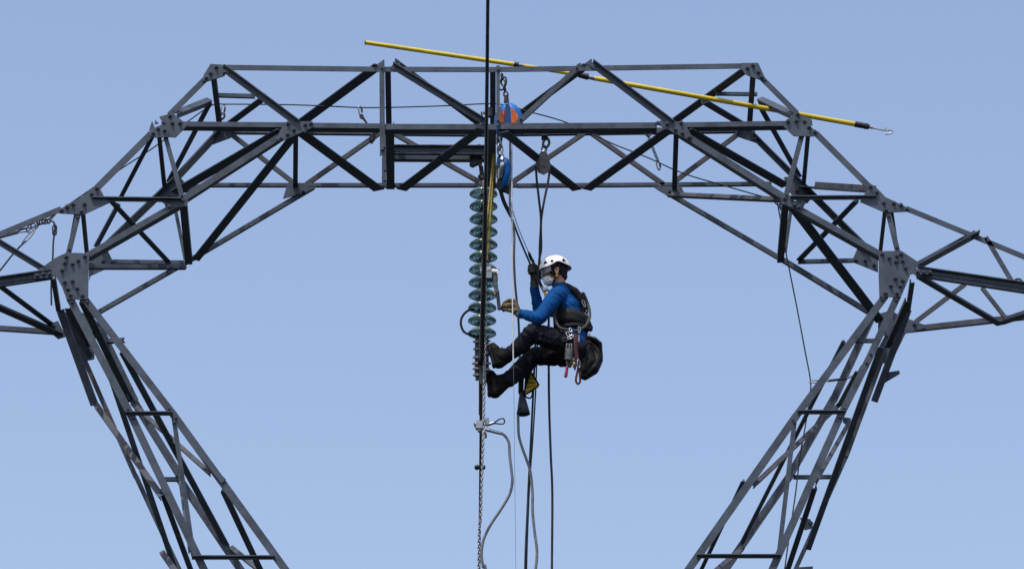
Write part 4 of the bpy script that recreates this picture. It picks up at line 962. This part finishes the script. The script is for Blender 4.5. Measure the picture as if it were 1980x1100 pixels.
# grey-green tubular loop round the near side
strap('tubular_loop', [P3(1071, 612, -.20), P3(1076, 624, -.22), P3(1083, 634, -.235), P3(1098, 637.5, -.245), P3(1113, 640, -.24), P3(1124, 636, -.22), P3(1134, 628, -.19), P3(1140, 614, -.14), P3(1140, 600, -.11), P3(1136, 585, -.08), P3(1130, 571, -.07), P3(1126, 567, -.07)], .0125, 'green_webbing', 1.0)
strap('side_strap', [P3(1074, 618, -.215), P3(1077, 636, -.20), P3(1084, 650, -.20), P3(1092, 655, -.215)], .009, 'webbing', .6)
for (kn, hp2) in ((kneeN, hipN), (kneeF, hipF)):
    ax2 = (hp2 - kn); belt('leg_loop', hp2.lerp(kn, .16), .05, 'webbing', .006, tree=(TR,), up=ax2)
strap('gear_loop', [P3(1089, 640, -.22), P3(1093, 648, -.23), P3(1102, 652, -.235), P3(1113, 650, -.23), P3(1119, 642, -.22)], .006, 'webbing', 1)
def bner(x, y, d, ln, wd, ang, m='zinc', parent=None):
    u = (Zv * math.cos(ang) + Xv * math.sin(ang)); v = (Xv * math.cos(ang) - Zv * math.sin(ang) + Yv * .3).normalized()
    mb = MB(); c_ = P3(x, y, d); pts = []
    for i in range(24):
        a = 2 * math.pi * i / 24; k_ = .72 + .28 * math.cos(a)
        pts.append(c_ + u * ln * math.copysign(abs(math.cos(a)) ** .7, math.cos(a)) + v * wd * k_ * math.copysign(abs(math.sin(a)) ** .8, math.sin(a)))
    mb.tube(pts, .0048, 8, closed=True); return mb.build('carabiner', M[m], parent or hs_)
bner(1126, 572, -.10, .032, .020, .5, 'darkmetal'); bner(1129, 587, -.09, .036, .014, -.3); bner(1103, 652, -.26, .032, .017, 1.1, 'chrome'); bner(1099, 648, -.26, .026, .016, -.5, 'chrome')
bner(1094, 656, -.25, .035, .02, 1.3, 'darkmetal'); bner(1138, 650, -.08, .026, .014, .2, 'zinc'); bner(1103, 638, -.27, .018, .014, .1, 'chrome'); bner(1120, 638, -.24, .03, .013, .1, 'zinc')
for (x, y) in ((1134, 601), (1135, 609), (1132, 606)):
    mb = MB(); mb.box(P3(x, y, -.12), Xv * .006, Yv * .006, Zv * .004); mb.build('buckle', M['zinc'], hs_)
mb = MB(); mb.box(P3(1098, 642, -.265), Xv * .013, Yv * .006, Zv * .005); mb.box(P3(1106, 641, -.265), Xv * .006, Yv * .006, Zv * .009); mb.prism([P3(1105, 651, -.27), P3(1109, 646, -.27), P3(1111, 652, -.27)], V((0, .01, 0))); mb.build('buckle', M['zinc'], hs_)
mb = MB(); mb.tube([P3(1118, 648, -.26), P3(1118.5, 661, -.26)], .013, 10, flat=(Yv, .5)); mb.build('steel_tag', M['zinc'], hs_)
# chest hardware between the faces and the raised arm
mb = MB(); mb.box(P3(1054, 560, -.02), Xv * .020 + Zv * .006, Yv * .02, Zv * .012 - Xv * .004); mb.cyl(P3(1047, 556, 0), P3(1064, 561, -.04), .007); mb.cyl(P3(1057, 555, -.03), P3(1060, 563, -.03), .006); mb.cyl(P3(1054, 574, -.08), P3(1053, 580, -.08), .007); mb.build('chest_ascender', M['zinc'], hs_)
mb = MB(); mb.prism([P3(1051, 565, -.06), P3(1056, 563, -.06), P3(1058, 572, -.06), P3(1054, 573, -.06)], V((0, .03, 0))); mb.build('yellow_tab', M['yellow_plastic'], hs_)
strap('chest_strap', [P3(1067, 572, -.09), P3(1061, 577, -.04), P3(1063, 592, .02), P3(1068, 612, .02)], .018, 'webbing', .7)

# gear hanging on the harness (things carried: each its own)
t = tag(empty('rope_coil', P3(1100, 690, -.27)), 'grey rope bundle coiled short, hanging on the near side of the harness', 'rope coil')
mb = MB(); c0 = P3(1101, 675, -.27); c1 = P3(1099, 696, -.27)
pts = [c0.lerp(c1, i / 139) + Xv * math.cos(i * .55) * (.028 + .004 * math.sin(i * .23)) + Yv * math.sin(i * .55) * .028 + Zv * .004 * math.sin(i * .5) for i in range(140)]
mb.tube(pts, .0075, 7); mb.build('coil', M['grey_rope'], t)
mb = MB(); 
for (xx, k) in ((1096.5, 0), (1101, 1), (1104.5, 2)): mb.tube(spline([P3(xx, 664, -.27), P3(xx - 1 + k, 670, -.275), P3(xx, 680, -.27)], 5), .0075, 7)
mb.tube(spline([P3(1097, 694, -.27), P3(1096, 702, -.27), P3(1100, 706, -.27), P3(1104, 701, -.27), P3(1102, 694, -.27)], 6), .0085, 7)
mb.build('loop', M['grey_rope'], t)
t = tag(empty('red_sling', P3(1115, 680, -.28)), 'dark red webbing sling looping low behind the rope coil on the harness', 'sling')
mb = MB(); mb.tube(spline([P3(1114, 646, -.27), P3(1113, 665, -.28), P3(1114.5, 685, -.28), P3(1118, 700, -.28), P3(1119, 708, -.28)], 8), .019, 10, flat=(Yv, .3)); mb.build('strap', M['maroon'], t)
mb = MB(); mb.tube(spline([P3(1119, 706, -.28), P3(1116, 720, -.28), P3(1113.5, 735, -.28), P3(1117, 742, -.28), P3(1121.5, 738, -.28), P3(1121, 725, -.28), P3(1120, 712, -.28)], 7), .0095, 8, flat=(Yv, .5)); mb.build('loop', M['maroon'], t)
mb = MB(); mb.tube(ring(P3(1119, 703, -.29), Zv, (Xv + Yv).normalized(), .038, .016, 18), .0055, 8, closed=True); mb.build('carabiner', M['zinc'], t)
t = tag(empty('red_handle_tool', P3(1095, 720, -.27)), 'small tool with a bright red handle dangling below the rope coil', 'tool')
mb = MB(); mb.tube(spline([P3(1097, 708, -.27), P3(1095.5, 718, -.27), P3(1093.5, 729, -.27)], 6), [.010] + [.013] * 6 + [.015] * 5 + [.012], 10); mb.build('handle', M['red'], t)
mb = MB(); mb.cyl(P3(1099, 698, -.27), P3(1097, 709, -.27), .010); mb.sphere(P3(1102, 706, -.27), .018, .012, .024); mb.build('head', M['black_plastic'], t)
t = tag(empty('descender', P3(1110, 700, -.27)), 'dark and brass climbing devices clipped beside the red sling', 'climbing device')
mb = MB(); mb.prism([P3(1107, 690, -.28), P3(1112, 689, -.28), (P3(1115, 706, -.28)), P3(1112, 716, -.28), P3(1108, 708, -.28)], V((0, .025, 0))); mb.sphere(P3(1109, 698, -.27), .024, .015, .03); mb.build('device_body', M['darkmetal'], t)
mb = MB(); mb.sphere(P3(1110, 703, -.295), .012, .008, .016); mb.build('cam', M['yellow_plastic'], t)
# black pouch
t = tag(empty('tool_bag', P3(1145, 690, -.05)), 'bulging black leather-like bag hanging behind the hips of the worker', 'bag')
b = Blob()
b.limb([P3(1134, 664, -.05), P3(1148, 671, -.05), P3(1156, 680, -.05), P3(1157, 696, -.05), P3(1149, 714, -.06), P3(1131, 729, -.06)], [.030, .036, .040, .042, .042, .026], 1.7)
b.limb([P3(1136, 682, -.06), P3(1143, 700, -.06), P3(1133, 718, -.06)], [.062, .062, .048], 1.35)
b.limb([P3(1130, 700, -.06), P3(1125, 728, -.06)], [.045, .024], 1.35)
bg_ = b.build('bag_body', 'bag', t, .0065, 2, fold=lambda p, n: .0028 * ridge(p, V((.8, .3, -.25)), 20, 1.5, 9) + .005 * noise.noise(p * 11))
b = Blob(); b.limb([P3(1136, 655, -.05), P3(1150, 661, -.05), P3(1159, 668, -.05), P3(1161, 680, -.05)], [.024, .030, .028, .020], 3.0)
b.build('flap', 'bag', t, .006, 2, fold=lambda p, n: .005 * noise.noise(p * 18))
mb = MB(); mb.tube(spline([P3(1130, 652, -.1), P3(1138, 657, -.1), P3(1143, 664, -.12)], 5), .009, 8, flat=(Yv, .5)); mb.build('strap', M['maroon'], t)

# -- lanyard with shock absorber from the arrester to the chest
t = tag(empty('shock_absorber_lanyard', P3(975, 375, -.15)), 'black crinkled shock absorber with dark lines running down to the raised glove and chest', 'lanyard')
mb = MB(); n = 60; a_, m1, b_2 = P3(967, 366, -.18), P3(975, 392, -.17), P3(989, 419, -.16); sp_ = spline([a_, m1, b_2], 30)
mb.tube(sp_, [.014 + .006 * abs(math.sin(i * .9)) for i in range(len(sp_))], 10); mb.build('absorber', M['webbing'], t)
mb = MB(); mb.tube(spline([P3(988, 416, -.16), P3(1003, 458, -.08), P3(1022, 503, .07), P3(1030, 521, .10), P3(1041, 545, .04), P3(1052, 565, -.01)], 8), .0085, 8); mb.build('main_line', M['rope'], t)
mb = MB(); mb.tube(spline([P3(984, 360, -.17), P3(989, 398, -.16), P3(1004, 445, -.1), P3(1023, 490, .03)], 8), .0035, 6); mb.build('thin_line', M['rope'], t)
mb = MB(); mb.tube(spline([P3(1022, 487, .03), P3(1027, 500, .05), P3(1033, 511, .06), P3(1045, 548, .02), P3(1053, 562, -.01)], 7), [.009] * 3 + [.014] * 10 + [.011] * 16, 8); mb.build('sleeve', M['webbing'], t)
